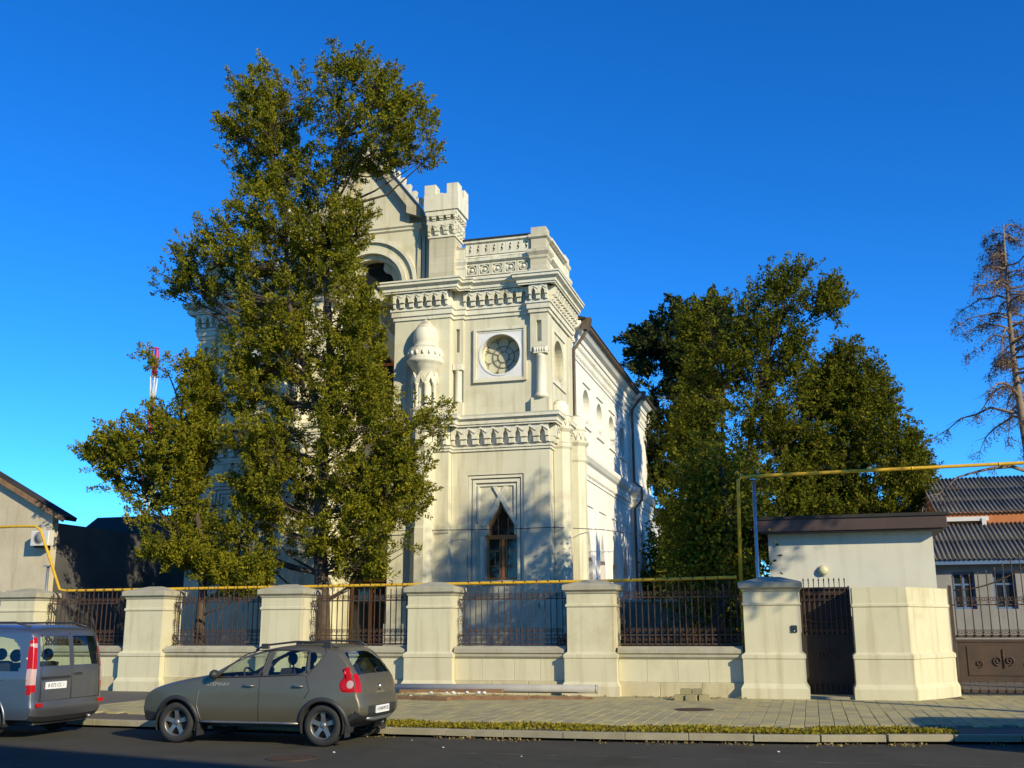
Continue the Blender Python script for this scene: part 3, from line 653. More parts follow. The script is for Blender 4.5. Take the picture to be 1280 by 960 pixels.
br_u = bracket(WU, zk(12.81, .14), zk(13.02, .2), zk(13.40, .34)+.005, .27); br_l = bracket(WL, zk(7.83, .13), zk(8.05, .2), zk(8.48, .3)+.005, .23, True)
# pierced parapet module (S-shaped slit) and medallion module
def slit():
    b = MB(); w = .30
    S = [(.045, .36), (.06, .30), (.0, .27), (.05, .20), (.04, .13), (-.045, .07), (-.06, .10), (.0, .16), (-.045, .22), (-.02, .30), (.01, .37)]
    b.panel([(-w/2+.002, 0), (w/2-.002, 0), (w/2-.002, .45), (-w/2+.002, .45)], [S], lambda a, c, d: (a, d, c), .1); return b.mesh('pierced_panel', M['trim'])
def medal():
    b = MB(); w = .47; h_ = .43
    b.strip([(-w/2+.01, .0), (w/2-.01, .0), (w/2-.01, h_), (-w/2+.01, h_)], [(-w/2+.06, .05), (w/2-.06, .05), (w/2-.06, h_-.05), (-w/2+.06, h_-.05)], -.05, .02)
    c = (0, h_/2); b.strip(circ(c, .155, 20), circ(c, .125, 20), -.045, .02)
    b.sphere((0, -.0, h_/2), (.075, .075, .075), 10, 8); return b.mesh('medallion', M['trim'])
slit_me, medal_me = slit(), medal()
OGEE = [(-10.40, 3.30), (-9.28, 3.30), (-9.28, 4.74), (-9.37, 4.80), (-9.37, 5.12), (-9.58, 5.44), (-9.74, 5.66), (-9.84, 5.90), (-9.94, 5.66), (-10.10, 5.44), (-10.31, 5.12), (-10.31, 4.80), (-10.40, 4.74)]
def rose(T, c, r, plane, par, label=None):
    """tracery wheel + pane; plane(a, b, d) maps"""
    def put(mb): mb.v = [T(plane(c[0]+x, c[1]+z, y)) if T else plane(c[0]+x, c[1]+z, y) for x, y, z in mb.v]; return mb
    fr = MB(); fr.lathe([(r+.02, 0), (r-.05, 0), (r-.05, .08), (r+.02, .08)], (0, 0, 0), 32, 'y', False, ring=True)
    w = put(fr).build('window', M['trim'], par)
    pn = MB(); pn.lathe([(0, .05), (r-.03, .05), (r-.03, .07)], (0, 0, 0), 32, 'y', False); put(pn).build('pane', M['rosepane'], w)
    tr = MB()
    for q in (r*.24, r*.50): tr.lathe([(q, .015), (q+.024, .015), (q+.024, .05), (q, .05)], (0, 0, 0), 28, 'y', False, ring=True)
    for i in range(8):
        a = math.pi/8+i*math.pi/4; ca, sa = math.cos(a), math.sin(a)
        tr.tube([(ca*r*.26, .028, sa*r*.26), (ca*r*.95, .028, sa*r*.95)], .013, 4, False)
        a2 = i*math.pi/4; cc = (math.cos(a2)*r*.70, .028, math.sin(a2)*r*.70); rad = r*.26
        tr.tube([(cc[0]+rad*math.cos(t), .028, cc[2]+rad*math.sin(t)) for t in [a2-1.7+3.4*k/10 for k in range(11)]], .011, 4, False)
    put(tr).build('tracery', M['tracery'], w); return w
def half(T, right):
    # bay wall with round and pointed openings
    b = MB(T); b.panel([(-11.18, .1), (-8.71, .1), (-8.71, 13.6), (-11.18, 13.6)], [circ((-9.84, 11.0), .74, 36), OGEE], fp(34.0), .5)
    b.build('bay_wall', M['stone'], H0)
    rose(T, (-9.84, 11.0), .75, lambda a, z, d: (a, 34.36+d, z), H0)
    fw = [(-10.97, 3.1), (-9.0, 3.1), (-9.0, 6.80), (-10.97, 6.80)]
    b = MB(T); b.panel([(-11.54, 3.09), (-8.71, 3.09), (-8.71, 7.75), (-11.54, 7.75)], [fw[:]], fp(33.86), .139); b.build('lower_bay_face', M['stone'], H0)
    # square frame round the rose window
    sq = lambda q: [(-9.84-q*.98, 10.995-q), (-9.84+q*.98, 10.995-q), (-9.84+q*.98, 10.995+q), (-9.84-q*.98, 10.995+q)]
    b = MB(T); b.strip(sq(.97), sq(.87), 33.90, 34.01); b.strip(sq(.869), sq(.80), 33.94, 34.01); b.build('window_surround', M['trim'], H0)
    b = MB(T); b.panel(sq(.798), [circ((-9.84, 11.0), .77, 36)], fp(33.955), .06); b.strip(circ((-9.84, 11.0), .77, 36), circ((-9.84, 11.0), .715, 36), 33.935, 34.02); b.build('marble_inset', M['marble'], H0)
    # pointed window surround
    b = MB(T)
    pi = lambda x0, x1, zt, zb: [(x0, zb), (x0, zt), (x1, zt), (x1, zb)]
    b.strip(pi(-10.95, -9.01, 6.78, 3.1), pi(-10.86, -9.10, 6.69, 3.1), 33.90, 34.01, closed=False)
    b.strip(pi(-10.80, -9.15, 6.64, 3.1), pi(-10.70, -9.25, 6.54, 3.1), 33.93, 34.01, closed=False)
    b.strip(pi(-10.64, -9.30, 6.48, 5.2), pi(-10.57, -9.37, 6.42, 5.2), 33.95, 34.01, closed=False)
    for s in (-1, 1):
        b.prism([(-9.84+s*.62, 5.14), (-9.84+s*.55, 5.06), (-9.84-s*.40, 6.28), (-9.84-s*.26, 6.40), (-9.84-s*.13, 6.24)] if False else [(-9.84+s*.66, 5.10), (-9.84+s*.50, 5.10), (-9.84-s*.27, 6.40), (-9.84-s*.12, 6.40)], 33.94-.004*s, 34.01)
        b.prism([(-9.84+s*.70, 3.1), (-9.84+s*.60, 3.1), (-9.84+s*.60, 4.75), (-9.84+s*.70, 4.75)], 33.92, 34.01)
    b.build('window_surround', M['trim'], H0)
    # wooden window
    w = MB(T); cx = -9.84
    w.strip(OGEE, [(cx+(a-cx)*.86, 4.6+(z-4.6)*.93) for a, z in OGEE], 34.28, 34.36)
    w.box(cx-.52, cx+.52, 34.27, 34.37, 4.66, 4.80); w.box(cx-.045, cx+.045, 34.275, 34.365, 3.36, 4.66)
    wo_ = w.build('window', M['wood'], H0)
    p = MB(T); p.prism([(cx+(a-cx)*.9, 4.6+(z-4.6)*.95) for a, z in OGEE], 34.33, 34.345); p.build('pane', M['pane'], wo_)
    gz = MB(T)
    for s in (-1, 1):
        gz.box(cx+s*.09, cx+s*.13, 34.30, 34.34, 3.4, 4.66); gz.box(cx+s*.09, cx+s*.48, 34.30, 34.34, 3.75, 3.785); gz.box(cx+s*.09, cx+s*.48, 34.30, 34.34, 4.25, 4.285); gz.box(cx+s*.27, cx+s*.30, 34.305, 34.34, 3.785, 4.25)
        gz.box(cx+s*.16, cx+s*.19, 34.305, 34.34, 4.80, 5.4)
    gz.build('glazing_bars', M['wood'], wo_)
    MB(T).box(-10.5, -9.18, 33.86, 34.2, 3.18, 3.29).build('window_sill', M['trim'], wo_)
    # plinth of the bay, proud, in two pieces beside the window
    b = MB(T); b.box(-11.53, -10.98, 33.80, 33.95, 3.085, 5.14); b.box(-8.99, -8.13, 33.80, 33.95, 3.085, 5.14); b.box(-11.53, -8.12, 33.79, 34.2, .1, 3.08)
    b.box(-11.52, -8.11, 33.74, 34.1, .1, 1.9); b.build('plinth', M['stone'], H0)
    # corner pier with colonnette
    b = MB(T); b.box(-8.72, -8.1, 33.82, 34.4, 7.7, 9.36); b.box(-8.72, -8.1, 33.998, 34.4, 9.36, 10.98); b.box(-8.709, -8.1, 33.86, 34.4, .1, 7.7)
    b.panel([(-8.72, 10.98), (-8.1, 10.98), (-8.1, 13.6), (-8.72, 13.6)], [[(-8.50, 11.32), (-8.32, 11.32), (-8.32, 12.08), (-8.50, 12.08)]], fp(33.82), .58, .16)
    b.box(-8.52, -8.30, 33.98, 34.0, 11.3, 12.1); b.box(-8.80, -8.02, 33.77, 34.4, .1, 3.0)
    b.build('corner_pier', M['stone'], H0)
    c = MB(T); c.lathe([(.23, 9.36), (.23, 9.44), (.20, 9.50), (.165, 9.56), (.155, 10.80), (.18, 10.84), (.16, 10.87), (.16, 10.9)], (-8.38, 33.93, 0), 16); co = c.build('colonnette', M['trim'], H0)
    c = MB(T); c.box(-8.62, -8.12, 33.76, 34.05, 10.90, 11.15, .02)
    for k in range(5): c.sphere((-8.56+k*.09, 33.76, 11.02), (.04, .03, .08), 6, 5)
    c.build('capital', M['trim'], co)
    # pilaster beside the central projection
    b = MB(T); b.box(-11.55, -11.17, 33.88, 34.4, .1, 9.36); b.box(-11.55, -11.17, 34.06, 34.4, 9.36, 10.7)
    b.panel([(-11.55, 10.7), (-11.17, 10.7), (-11.17, 13.6), (-11.55, 13.6)], [[(-11.43, 11.15), (-11.29, 11.15), (-11.29, 12.0), (-11.43, 12.0)]], fp(33.88), .4, .12)
    b.box(-11.44, -11.28, 34.0, 34.02, 11.1, 12.05); b.build('pilaster', M['stone'], H0)
    c = MB(T); c.lathe([(.15, 9.36), (.13, 9.46), (.11, 9.50), (.105, 10.45), (.13, 10.5), (.13, 10.52)], (-11.36, 33.99, 0), 14); co = c.build('colonnette', M['trim'], H0)
    MB(T).box(-11.54, -11.18, 33.84, 34.1, 10.52, 10.75, .015).build('capital', M['trim'], co)
    # central wing
    b = MB(T); b.box(-13.6, -11.552, 33.55, 34.9, .1, 13.64); b.box(-13.66, -11.50, 33.45, 34.4, .1, 5.14); b.box(-13.72, -11.46, 33.38, 34.4, .1, 1.9)
    b.build('wing_wall', M['stone'], H0)
    # cornices
    for nm, profs, br, w_, ym in (('cornice', (UP, UP2), br_u, WU, 1), ('lower_cornice', (LO, LO2), br_l, WL, 1)):
        c = MB(T)
        for pf in profs: c.sweep(PATH_R if nm == 'cornice' else PATH_L, offs(pf))
        co = c.build(nm, M['trim'], H0)
        sgn = 1 if right else -1
        def rx(x0, x1, Y):
            if not right: x0, x1 = 2*CX-x1, 2*CX-x0
            rowx(br, w_, x0, x1, Y, co)
        rx(-13.6, -11.58, 33.55)
        if nm == 'cornice': rx(-11.12, -8.76, 34.0); rx(-8.70, -8.06, 33.82)
        else: rx(-11.5, -8.08, 33.86)
        rowy(br, w_, 33.86, 37.58, -8.1 if right else 2*CX+8.1, co, flip=sgn)
    # parapet over the bay
    c = MB(T); c.sweep([(-11.17, 34.0), (-8.70, 34.0)], offs(PA, -.3)); c.sweep([(-11.17, 34.0), (-8.70, 34.0)], offs(PB, -.3))
    c.box(-11.17, -8.70, 34.16, 34.30, 14.6, 15.14); po = c.build('parapet', M['trim'], H0)
    x0, x1 = (-11.12, -8.74) if right else (2*CX+8.74, 2*CX+11.12)
    rowx(slit_me, .30, x0, x1, 33.95, po, 14.69, 'pierced_panel'); rowx(medal_me, .47, x0, x1, 33.985, po, 13.935, 'medallion')
    MB(T).box(-11.2, -8.70, 33.84, 34.34, 15.25, 15.30).build('coping', M['roofdark'], po)
    # parapet pier next to the turret, corner pier, side parapet
    b = MB(T); pier = lambda x0, x1, y0, y1: [(x0, y1), (x0, y0), (x1, y0), (x1, y1)]
    def ringp(x0, x1, y0, y1, prof):
        P = []; F = []; m = len(prof)
        for (px, py), (sx, sy) in zip(pier(x0, x1, y0, y1), ((-1, 1), (-1, -1), (1, -1), (1, 1))):
            for o_, z in prof: P.append((px+sx*o_, py+sy*o_, z))
        for i in range(4):
            for k in range(m-1): F.append((i*m+k, ((i+1) % 4)*m+k, ((i+1) % 4)*m+k+1, i*m+k+1))
        F += [tuple(i*m+m-1 for i in range(4)), tuple(i*m for i in range(4))[::-1]]; b.add(P, F)
    pp = [(.05, 13.6), (.05, 13.95), (0, 13.97), (0, 14.30), (.04, 14.36), (.04, 14.44), (.12, 14.56), (.12, 14.66), (0, 14.70), (-.02, 14.72), (-.02, 15.05), (.06, 15.12), (.06, 15.22), (-.02, 15.26), (-.02, 15.50)]
    ringp(-8.70, -8.12, 33.84, 34.4, pp); b.build('parapet_pier', M['tower'], H0)
    b = MB(T); ringp(-8.66, -8.12, 36.9, 37.6, [(o_*.7, z) for o_, z in pp]); b.build('parapet_pier', M['trim'], H0)
    b = MB(T); ringp(-11.5, -11.12, 33.92, 34.4, [(o_*.7, z-.1) for o_, z in pp[:12]]); b.build('parapet_pier', M['trim'], H0)
    b = MB(T); b.sweep([(-8.16, 34.4), (-8.16, 36.9)], offs(PA, -.3)); b.sweep([(-8.16, 34.4), (-8.16, 36.9)], offs(PB, -.3)); b.box(-8.45, -8.20, 34.4, 36.9, 14.6, 15.14); so = b.build('side_parapet', M['trim'], H0)
    # side wall of the front block
    X = -8.12; b = MB(T); b.panel([(34.4, .1), (37.6, .1), (37.6, 13.6), (34.4, 13.6)], [circ((35.55, 11.0), .74, 30)], lambda a, z, d: (X-d, a, z), .5); b.build('side_wall', M['stone'], H0)
    rose(T, (35.55, 11.0), .75, lambda a, z, d: (X-.34-d, a, z), H0)
    sq2 = lambda q: [(35.55-q, 11-q), (35.55+q, 11-q), (35.55+q, 11+q), (35.55-q, 11+q)]
    MB(T).strip(sq2(.99), sq2(.88), X-.01, X+.05, 'x').build('window_surround', M['trim'], H0)
    b = MB(T); b.box(-8.75, -8.06, 37.05, 37.6, .1, 7.6); b.box(-8.75, -8.08, 37.2, 37.6, 8.9, 12.37); b.build('side_pilaster', M['stone'], H0)
    # domed octagonal buttresses
    for (bx, by, r, zt) in ((-7.93, 34.75, .38, 9.42), (-7.78, 36.6, .38, 9.22)):
        d0 = zt-9.38; b = MB(T)
        b.lathe([(r*1.15, .1), (r*1.15, 3.0), (r*1.02, 3.06), (r, 3.1), (r, 7.62+d0), (r*1.12, 7.70+d0), (r*1.12, 7.83+d0), (r*1.02, 7.86+d0), (r*1.02, 8.20+d0), (r*1.25, 8.32+d0), (r*1.25, 8.40+d0)], (bx, by, 0), 8, smooth=False, a0=math.pi/8)
        bo = b.build('buttress', M['stone'], H0)
        b = MB(T); b.lathe([(r*.95, 8.40+d0), (r*.95, 8.78+d0)], (bx, by, 0), 16, smooth=False)
        for k in range(12):
            a = k*math.pi/6
            for s in (-1, 1):
                a1 = a+s*math.pi/12; b.tube([(bx+math.cos(a)*r*.97, by+math.sin(a)*r*.97, 8.75+d0), (bx+math.cos(a1)*r*.97, by+math.sin(a1)*r*.97, 8.44+d0)], .022, 4)
        b.build('zigzag_band', M['trim'], bo)
        MB(T).lathe([(r*1.0, 8.78+d0), (r*1.0, 8.83+d0), (r*.92, 8.86+d0), (r*.9, 9.0+d0), (r*.8, 9.17+d0), (r*.55, 9.31+d0), (r*.25, 9.37+d0), (0, 9.38+d0)], (bx, by, 0), 18).build('dome', M['trim'], bo)
    # crenellated turret above the wing
    tx0, tx1, ty0, ty1 = -12.42, -11.47, 33.72, 34.6
    tb = MB(T); tb.box(tx0, tx1, ty0, ty1, 13.5, 15.5); tu = tb.build('turret', M['tower'], H0)
    tb = MB(T); tb.box(tx0-.04, tx1+.04, ty0-.04, ty1+.04, 15.42, 15.50)
    tb.box(tx0+.02, tx1-.02, ty0+.02, ty1-.02, 15.5, 16.4); tb.box(tx0-.08, tx1+.08, ty0-.08, ty1+.08, 15.93, 16.03); tb.box(tx0-.12, tx1+.12, ty0-.12, ty1+.12, 16.28, 16.42)
    tb.build('corbel_core', M['trim'], tu)
    mb_ = bracket(.30, 15.50, 15.66, 15.93, .10); mb2 = bracket(.25, 16.03, 16.12, 16.28, .13)
    xa, xb = (tx0-.03, tx1+.03) if right else (2*CX-tx1-.03, 2*CX-tx0+.03)
    rowx(mb_, .30, xa, xb, ty0, tu, 0, 'corbel'); rowx(mb2, .25, xa-.04, xb+.04, ty0, tu, 0, 'corbel')
    rowy(mb_, .30, ty0-.03, ty1+.03, xb-.03, tu, 0, 'corbel'); rowy(mb2, .25, ty0-.07, ty1+.07, xb-.03, tu, 0, 'corbel')
    cx0, cx1, cy0, cy1 = tx0-.16, tx1+.18, ty0-.16, ty1+.16
    tb = MB(T); tb.strip([(cx0, cy0), (cx1, cy0), (cx1, cy1), (cx0, cy1)], [(cx0+.2, cy0+.2), (cx1-.2, cy0+.2), (cx1-.2, cy1-.2), (cx0+.2, cy1-.2)], 0, 1)
    tb.v = [T((x, z, 16.42+.62*y)) if False else (x, z, 16.42+.62*y) for x, y, z in tb.v] if right else [(x, z, 16.42+.62*y) for x, y, z in tb.v]
    tb.v = [(v[0], v[1], v[2]) for v in tb.v]
    tb.box(cx0+.2, cx1-.2, cy0+.2, cy1-.2, 16.42, 16.7)
    ho = tb.build('crown', M['trim'], tu)
    for (mx, my) in ((cx0, cy0), (cx1-.44, cy0), (cx0, cy1-.44), (cx1-.44, cy1-.44)):
        q = MB(T); q.box(mx, mx+.44, my, my+.44, 17.042, 17.42, .012); q.build('merlon', M['trim'], ho)
    # onion finial
    fx, fy = -12.40, 33.45; b = MB(T)
    b.lathe([(.42, .1), (.42, 5.0), (.38, 5.1), (.38, 7.6), (.48, 7.75), (.48, 7.9), (.44, 8.0), (.44, 8.45), (.56, 8.6), (.56, 8.92)], (fx, fy, 0), 8, smooth=False, a0=math.pi/8); fo = b.build('finial_shaft', M['stone'], H0)
    b = MB(T); b.lathe([(.50, 8.92), (.50, 9.10), (.33, 9.16), (.33, 10.30), (.40, 10.36), (.42, 10.44), (.47, 10.48), (.50, 10.56), (.60, 10.68), (.64, 10.72), (.64, 10.80), (.585, 10.83), (.57, 10.87), (.59, 11.18), (.54, 11.24)], (fx, fy, 0), 16); b.build('finial_drum', M['trim'], fo)
    for k in range(8):
        for da in (-.2, .2):
            a_ = k*math.pi/4+da; MB(T).sphere((fx+.585*math.cos(a_), fy+.585*math.sin(a_), 11.02), (.05, .05, .085), 7, 5).build('rosette', M['trim'], fo)
        a = math.pi/8+k*math.pi/4; q = MB(T); px, py = fx+.42*math.cos(a), fy+.42*math.sin(a)
        q.lathe([(.07, 9.10), (.055, 9.2), (.055, 9.85), (.08, 9.9), (.08, 9.98)], (px, py, 0), 8); q.build('shaft', M['trim'], fo)
        a2 = k*math.pi/4; ca, sa = math.cos(a2), math.sin(a2); q = MB(T); cxx, cyy = fx+.41*ca, fy+.41*sa
        hood = [(-.17, 9.95), (-.08, 9.95), (0, 10.14), (.08, 9.95), (.17, 9.95), (.17, 10.12), (0, 10.36), (-.17, 10.12)]
        q.add([(cxx+ca*e-sa*u_, cyy+sa*e+ca*u_, z) for e in (-.04, .05) for u_, z in hood], [tuple(range(8)), tuple(range(15, 7, -1))]+[(i, (i+1) % 8, (i+1) % 8+8, i+8) for i in range(8)]); q.build('hood', M['trim'], fo)
    b = MB(T); b.lathe([(.52, 11.22), (.45, 11.28), (.41, 11.30), (.415, 11.36), (.39, 11.38), (.42, 11.46), (.435, 11.60), (.42, 11.76), (.37, 11.94), (.27, 12.10), (.13, 12.22), (.05, 12.28), (0, 12.34)], (fx, fy, 0), 20); b.build('onion_dome', M['trim'], fo)
half(ident, True); half(mirr, False)
# central recess: back wall with tall windows, arch, trefoil, gable
b = MB(); b.panel([(CX-1.26, .1), (CX+1.26, .1), (CX+1.26, 15.3), (CX-1.26, 15.3)], [[(CX-.8, .3), (CX+.8, .3), (CX+.8, 3.4), (CX, 4.6), (CX-.8, 3.4)], [(CX-.75, 9.1), (CX+.75, 9.1), (CX+.75, 11.2), (CX, 12.2), (CX-.75, 11.2)]], fp(34.75), .4); b.build('portal_wall', M['stone'], H0)
for nm, poly in (('door', [(CX-.82, .3), (CX+.82, .3), (CX+.82, 3.4), (CX, 4.65), (CX-.82, 3.4)]), ('window', [(CX-.77, 9.1), (CX+.77, 9.1), (CX+.77, 11.2), (CX, 12.25), (CX-.77, 11.2)])):
    inn = [(CX+(a-CX)*.84, poly[0][1]+.1+(z-poly[0][1])*.93) for a, z in poly]
    w = MB(); w.strip(poly, inn, 34.98, 35.06); w.box(CX-.04, CX+.04, 34.97, 35.05, poly[0][1]+.1, poly[2][1]); w.box(CX-.65, CX+.65, 34.975, 35.045, poly[2][1]-.05, poly[2][1]+.05); wo_ = w.build(nm, M['wood'], H0)
    MB().prism(inn, 35.03, 35.05).build('pane', M['pane'], wo_)
for s in (-1, 1):
    for zb, zt_, yd in ((11.3, 12.85, 34.45), (4.0, 5.5, 34.35)):
        b = MB(); b.prism([(CX+s*1.24, zb), (CX+s*1.24, zb+.3), (CX, zt_+.38), (CX, zt_)], yd+.002*s, 34.76); b.build('pointed_hood', M['trim'], H0)
arch = lambda r, n=26: [(CX+r*math.cos(math.pi*i/n), 13.92+r*math.sin(math.pi*i/n)) for i in range(n+1)]
b = MB(); b.panel([(CX-1.88, 13.6), (CX-1.3, 13.6)]+arch(1.3)[::-1]+[(CX+1.3, 13.6), (CX+1.88, 13.6), (CX+1.88, 16.12), (CX-1.88, 16.12)], [], fp(34.10), .45); b.build('attic_wall', M['stone'], H0)
b = MB(); b.strip(arch(1.86), arch(1.72), 34.0, 34.12, closed=False); b.strip(arch(1.45), arch(1.30), 34.02, 34.12, closed=False); b.strip(arch(1.32), arch(1.12), 34.22, 34.4, closed=False); b.build('archivolt', M['trim'], H0)
def trefoil(r, d, n=14):
    pts = []
    for k in range(3):
        a = math.pi/2+k*2*math.pi/3; c = (CX+d*math.cos(a), 14.42+d*math.sin(a))
        for i in range(n+1): t = a-math.pi*.62+math.pi*1.24*i/n; pts.append((c[0]+r*math.cos(t), c[1]+r*math.sin(t)))
    return pts
b = MB(); b.panel(arch(1.14)+[(CX-1.14, 13.3), (CX+1.14, 13.3)], [trefoil(.40, .44)], fp(34.46), .2); b.build('tympanum', M['stone'], H0)
b = MB(); b.prism(trefoil(.42, .44), 34.64, 34.66); b.build('window', M['pane'], H0)
b = MB()
for s in (-1, 1):
    for dx in (1.93, 2.10, 2.27): b.box(CX+s*dx-.06, CX+s*dx+.06, 34.02, 34.3, 13.6, 15.7)
b.box(CX-2.45, CX-1.33, 34.15, 34.7, 13.5, 16.0); b.box(CX+1.33, CX+2.45, 34.15, 34.7, 13.5, 16.0); b.box(CX-1.34, CX+1.34, 34.16, 34.69, 15.26, 15.99); b.build('attic_pilasters', M['tower'], H0)
MB().sweep([(CX-2.0, 34.1), (CX+2.0, 34.1)], offs([(.02, 15.98), (.06, 16.02), (.06, 16.08), (.12, 16.14), (.12, 16.2)], -.4)).build('attic_cornice', M['trim'], H0)
b = MB(); b.prism([(CX-1.5, 16.19), (CX+1.5, 16.19), (CX+1.5, 16.9), (CX, 18.95), (CX-1.5, 16.9)], 34.12, 34.5); b.prism([(CX-2.2, 16.0), (CX+2.2, 16.0), (CX+2.0, 16.7), (CX-2.0, 16.7)], 34.3, 34.7); gb_ = b.build('gable', M['stone'], H0)
for s in (-1, 1):
    b = MB(); b.prism([(CX+s*1.98, 16.40), (CX+s*2.02, 16.75), (CX, 19.35), (CX, 18.85), (CX+s*1.46, 16.88), (CX+s*1.46, 16.60)], 33.86+.003*s, 34.25); rk = b.build('raking_coping', M['tower'], gb_)
    for k in range(9):
        t0, t1 = k/9, (k+1)/9; xx = lambda t: CX+s*(2.04*(1-t)); zz = lambda t: 16.77+2.6*t
        MB().prism([(xx(t0), zz(t0)), (xx(t1), zz(t1)), (xx(t0)+s*.05, zz(t1)+.03)], 33.78, 34.0).build('step_stone', M['trim'], rk)
# block roof, nave
MB().box(2*CX+8.5, -8.5, 35.2, 37.59, 13.1, 13.62).build('flat_roof', M['roofdark'], H0)
NX, NY0, NY1 = -8.25, 37.6, 51.5
wy = (40.95, 43.78, 46.65, 49.45)
point = lambda y: [(y-.6, 2.9), (y+.6, 2.9), (y+.6, 4.3), (y+.42, 4.45), (y+.3, 4.95), (y, 5.62), (y-.3, 4.95), (y-.42, 4.45), (y-.6, 4.3)]
for T, rt in ((ident, True), (mirr, False)):
    b = MB(T); b.panel([(NY0, .1), (NY1, .1), (NY1, 13.0), (NY0, 13.0)], ([circ((y, 10.42), .70, 28) for y in wy]+[point(y) for y in wy]) if rt else [], lambda a, z, d: (NX-d, a, z), .5, .45); b.build('nave_wall', M['white'], H0)
    b = MB(T); b.box(NX-.3, -8.0, NY1, 57, .1, 12.6); b.build('end_pier', M['white'], H0)
    pth = [(NX, NY0), (NX, NY1), (-8.0, NY1), (-8.0, 57)]
    c = MB(T); c.sweep(pth, offs([(.04, 11.92), (.04, 12.02), (.02, 12.03), (.02, 12.25), (.10, 12.3), (.10, 12.55), (.22, 12.62), (.26, 12.78), (.40, 12.85), (.52, 12.98), (.52, 13.08)])); co = c.build('nave_cornice', M['white'], H0)
    d = MB(T); y = NY0+.1
    while y < 56.9:
        X = NX if y < NY1 else -8.0; d.box(X, X+.12, y, y+.12, 12.10, 12.28); d.box(X+.08, X+.2, y+.06, y+.2, 12.38, 12.55); y += .26
    o = d.build('dentil_band', M['white'], co); o['kind'] = 'stuff'
    c = MB(T); c.sweep(pth, offs([(.04, 7.45), (.04, 7.55), (.02, 7.56), (.02, 7.8), (.10, 7.85), (.10, 8.0), (.20, 8.08), (.30, 8.22), (.32, 8.36), (.30, 8.42)])); co = c.build('nave_band', M['white'], H0)
    d = MB(T); y = NY0+.1
    while y < 56.9:
        X = NX if y < NY1 else -8.0; d.box(X, X+.12, y, y+.14, 7.62, 7.86); y += .28
    o = d.build('dentil_band', M['white'], co); o['kind'] = 'stuff'
    c = MB(T); c.sweep([(NX, NY0), (NX, NY1), (-8.0, NY1), (-8.0, 57)], [(.0, .1), (.12, .1), (.12, 2.6), (.06, 2.68), (0, 2.7)]); c.build('nave_plinth', M['white'], H0)
    e = MB(T); e.tube([(-7.66, 37.7, 13.10), (-7.66, 51.3, 13.10), (-7.45, 51.6, 13.10), (-7.45, 57.3, 13.10)], .09, 8); e.build('gutter', M['downpipe'], H0)
    if rt:
        for y in wy:
            w = MB(); w.strip(circ((y, 10.42), .71, 28), circ((y, 10.42), .60, 28), NX-.36, NX-.28, 'x'); wo_ = w.build('window', M['white'], H0); MB().prism(circ((y, 10.42), .66, 28), NX-.34, NX-.32, 'x').build('pane', M['rosepane'], wo_)
            MB().box(NX-.02, NX+.07, y-.8, y+.8, 9.52, 9.60).build('window_sill', M['white'], wo_); MB().box(NX-.02, NX+.06, y-.72, y+.72, 11.28, 11.34).build('window_hood', M['white'], wo_)
            w = MB(); P_ = point(y); w.strip(P_, [(y+(a-y)*.85, 4.2+(z-4.2)*.93) for a, z in P_], NX-.34, NX-.26, 'x'); w.box(NX-.34, NX-.27, y-.03, y+.03, 3.0, 5.2); wo_ = w.build('window', M['wood'], H0); MB().prism([(y+(a-y)*.9, 4.2+(z-4.2)*.96) for a, z in P_], NX-.32, NX-.30, 'x').build('pane', M['pane'], wo_)
            q = lambda e_: [(y-.6-e_, 2.7), (y-.6-e_, 6.2+e_), (y+.6+e_, 6.2+e_), (y+.6+e_, 2.7)]
            MB().strip(q(.30), q(.22), NX-.01, NX+.05, 'x', closed=False).build('window_surround', M['white'], wo_)
        for (px, py, z1) in ((-7.92, 37.85, 12.6), (-7.85, 51.25, 12.9)):
            dp = MB(); dp.tube([(px+.35, py, 13.1), (px+.3, py, z1), (px-.15, py, z1-.6), (px-.15, py, 8.7), (px+.2, py, 8.4), (px+.2, py, 7.8), (px-.15, py, 7.4), (px-.15, py, .3)], .065, 8); do = dp.build('downpipe', M['downpipe'], H0)
            MB().prism([(px+.22, 12.75), (px+.48, 12.75), (px+.56, 13.2), (px+.14, 13.2)], py-.16, py+.16).build('hopper', M['downpipe'], do)
b = MB(); e0, e1 = 2*CX+7.55, -7.55
b.prism([(e0, 13.14), (e1, 13.14), (e1, 13.20), (CX, 15.0), (e0, 13.20)], 37.6, 57.4); b.build('roof', M['roofdark'], H0)
MB().box(2*CX+8.3, -8.3, 56.4, 56.9, .1, 13.1).build('rear_wall', M['white'], H0)
cb = thing('wall_cable', 'thin black cable strung across the lower front of the prayer house', 'cable', (-11, 33.3, 4.95))
MB().tube([(-14.2, 33.25, 4.96), (-11.7, 33.30, 4.93), (-9.5, 33.55, 4.92), (-8.0, 33.6, 4.95), (-7.0, 37.2, 5.15), (-7.1, 50, 5.9)], .014, 5).build('cable_run', M['cable'], cb)

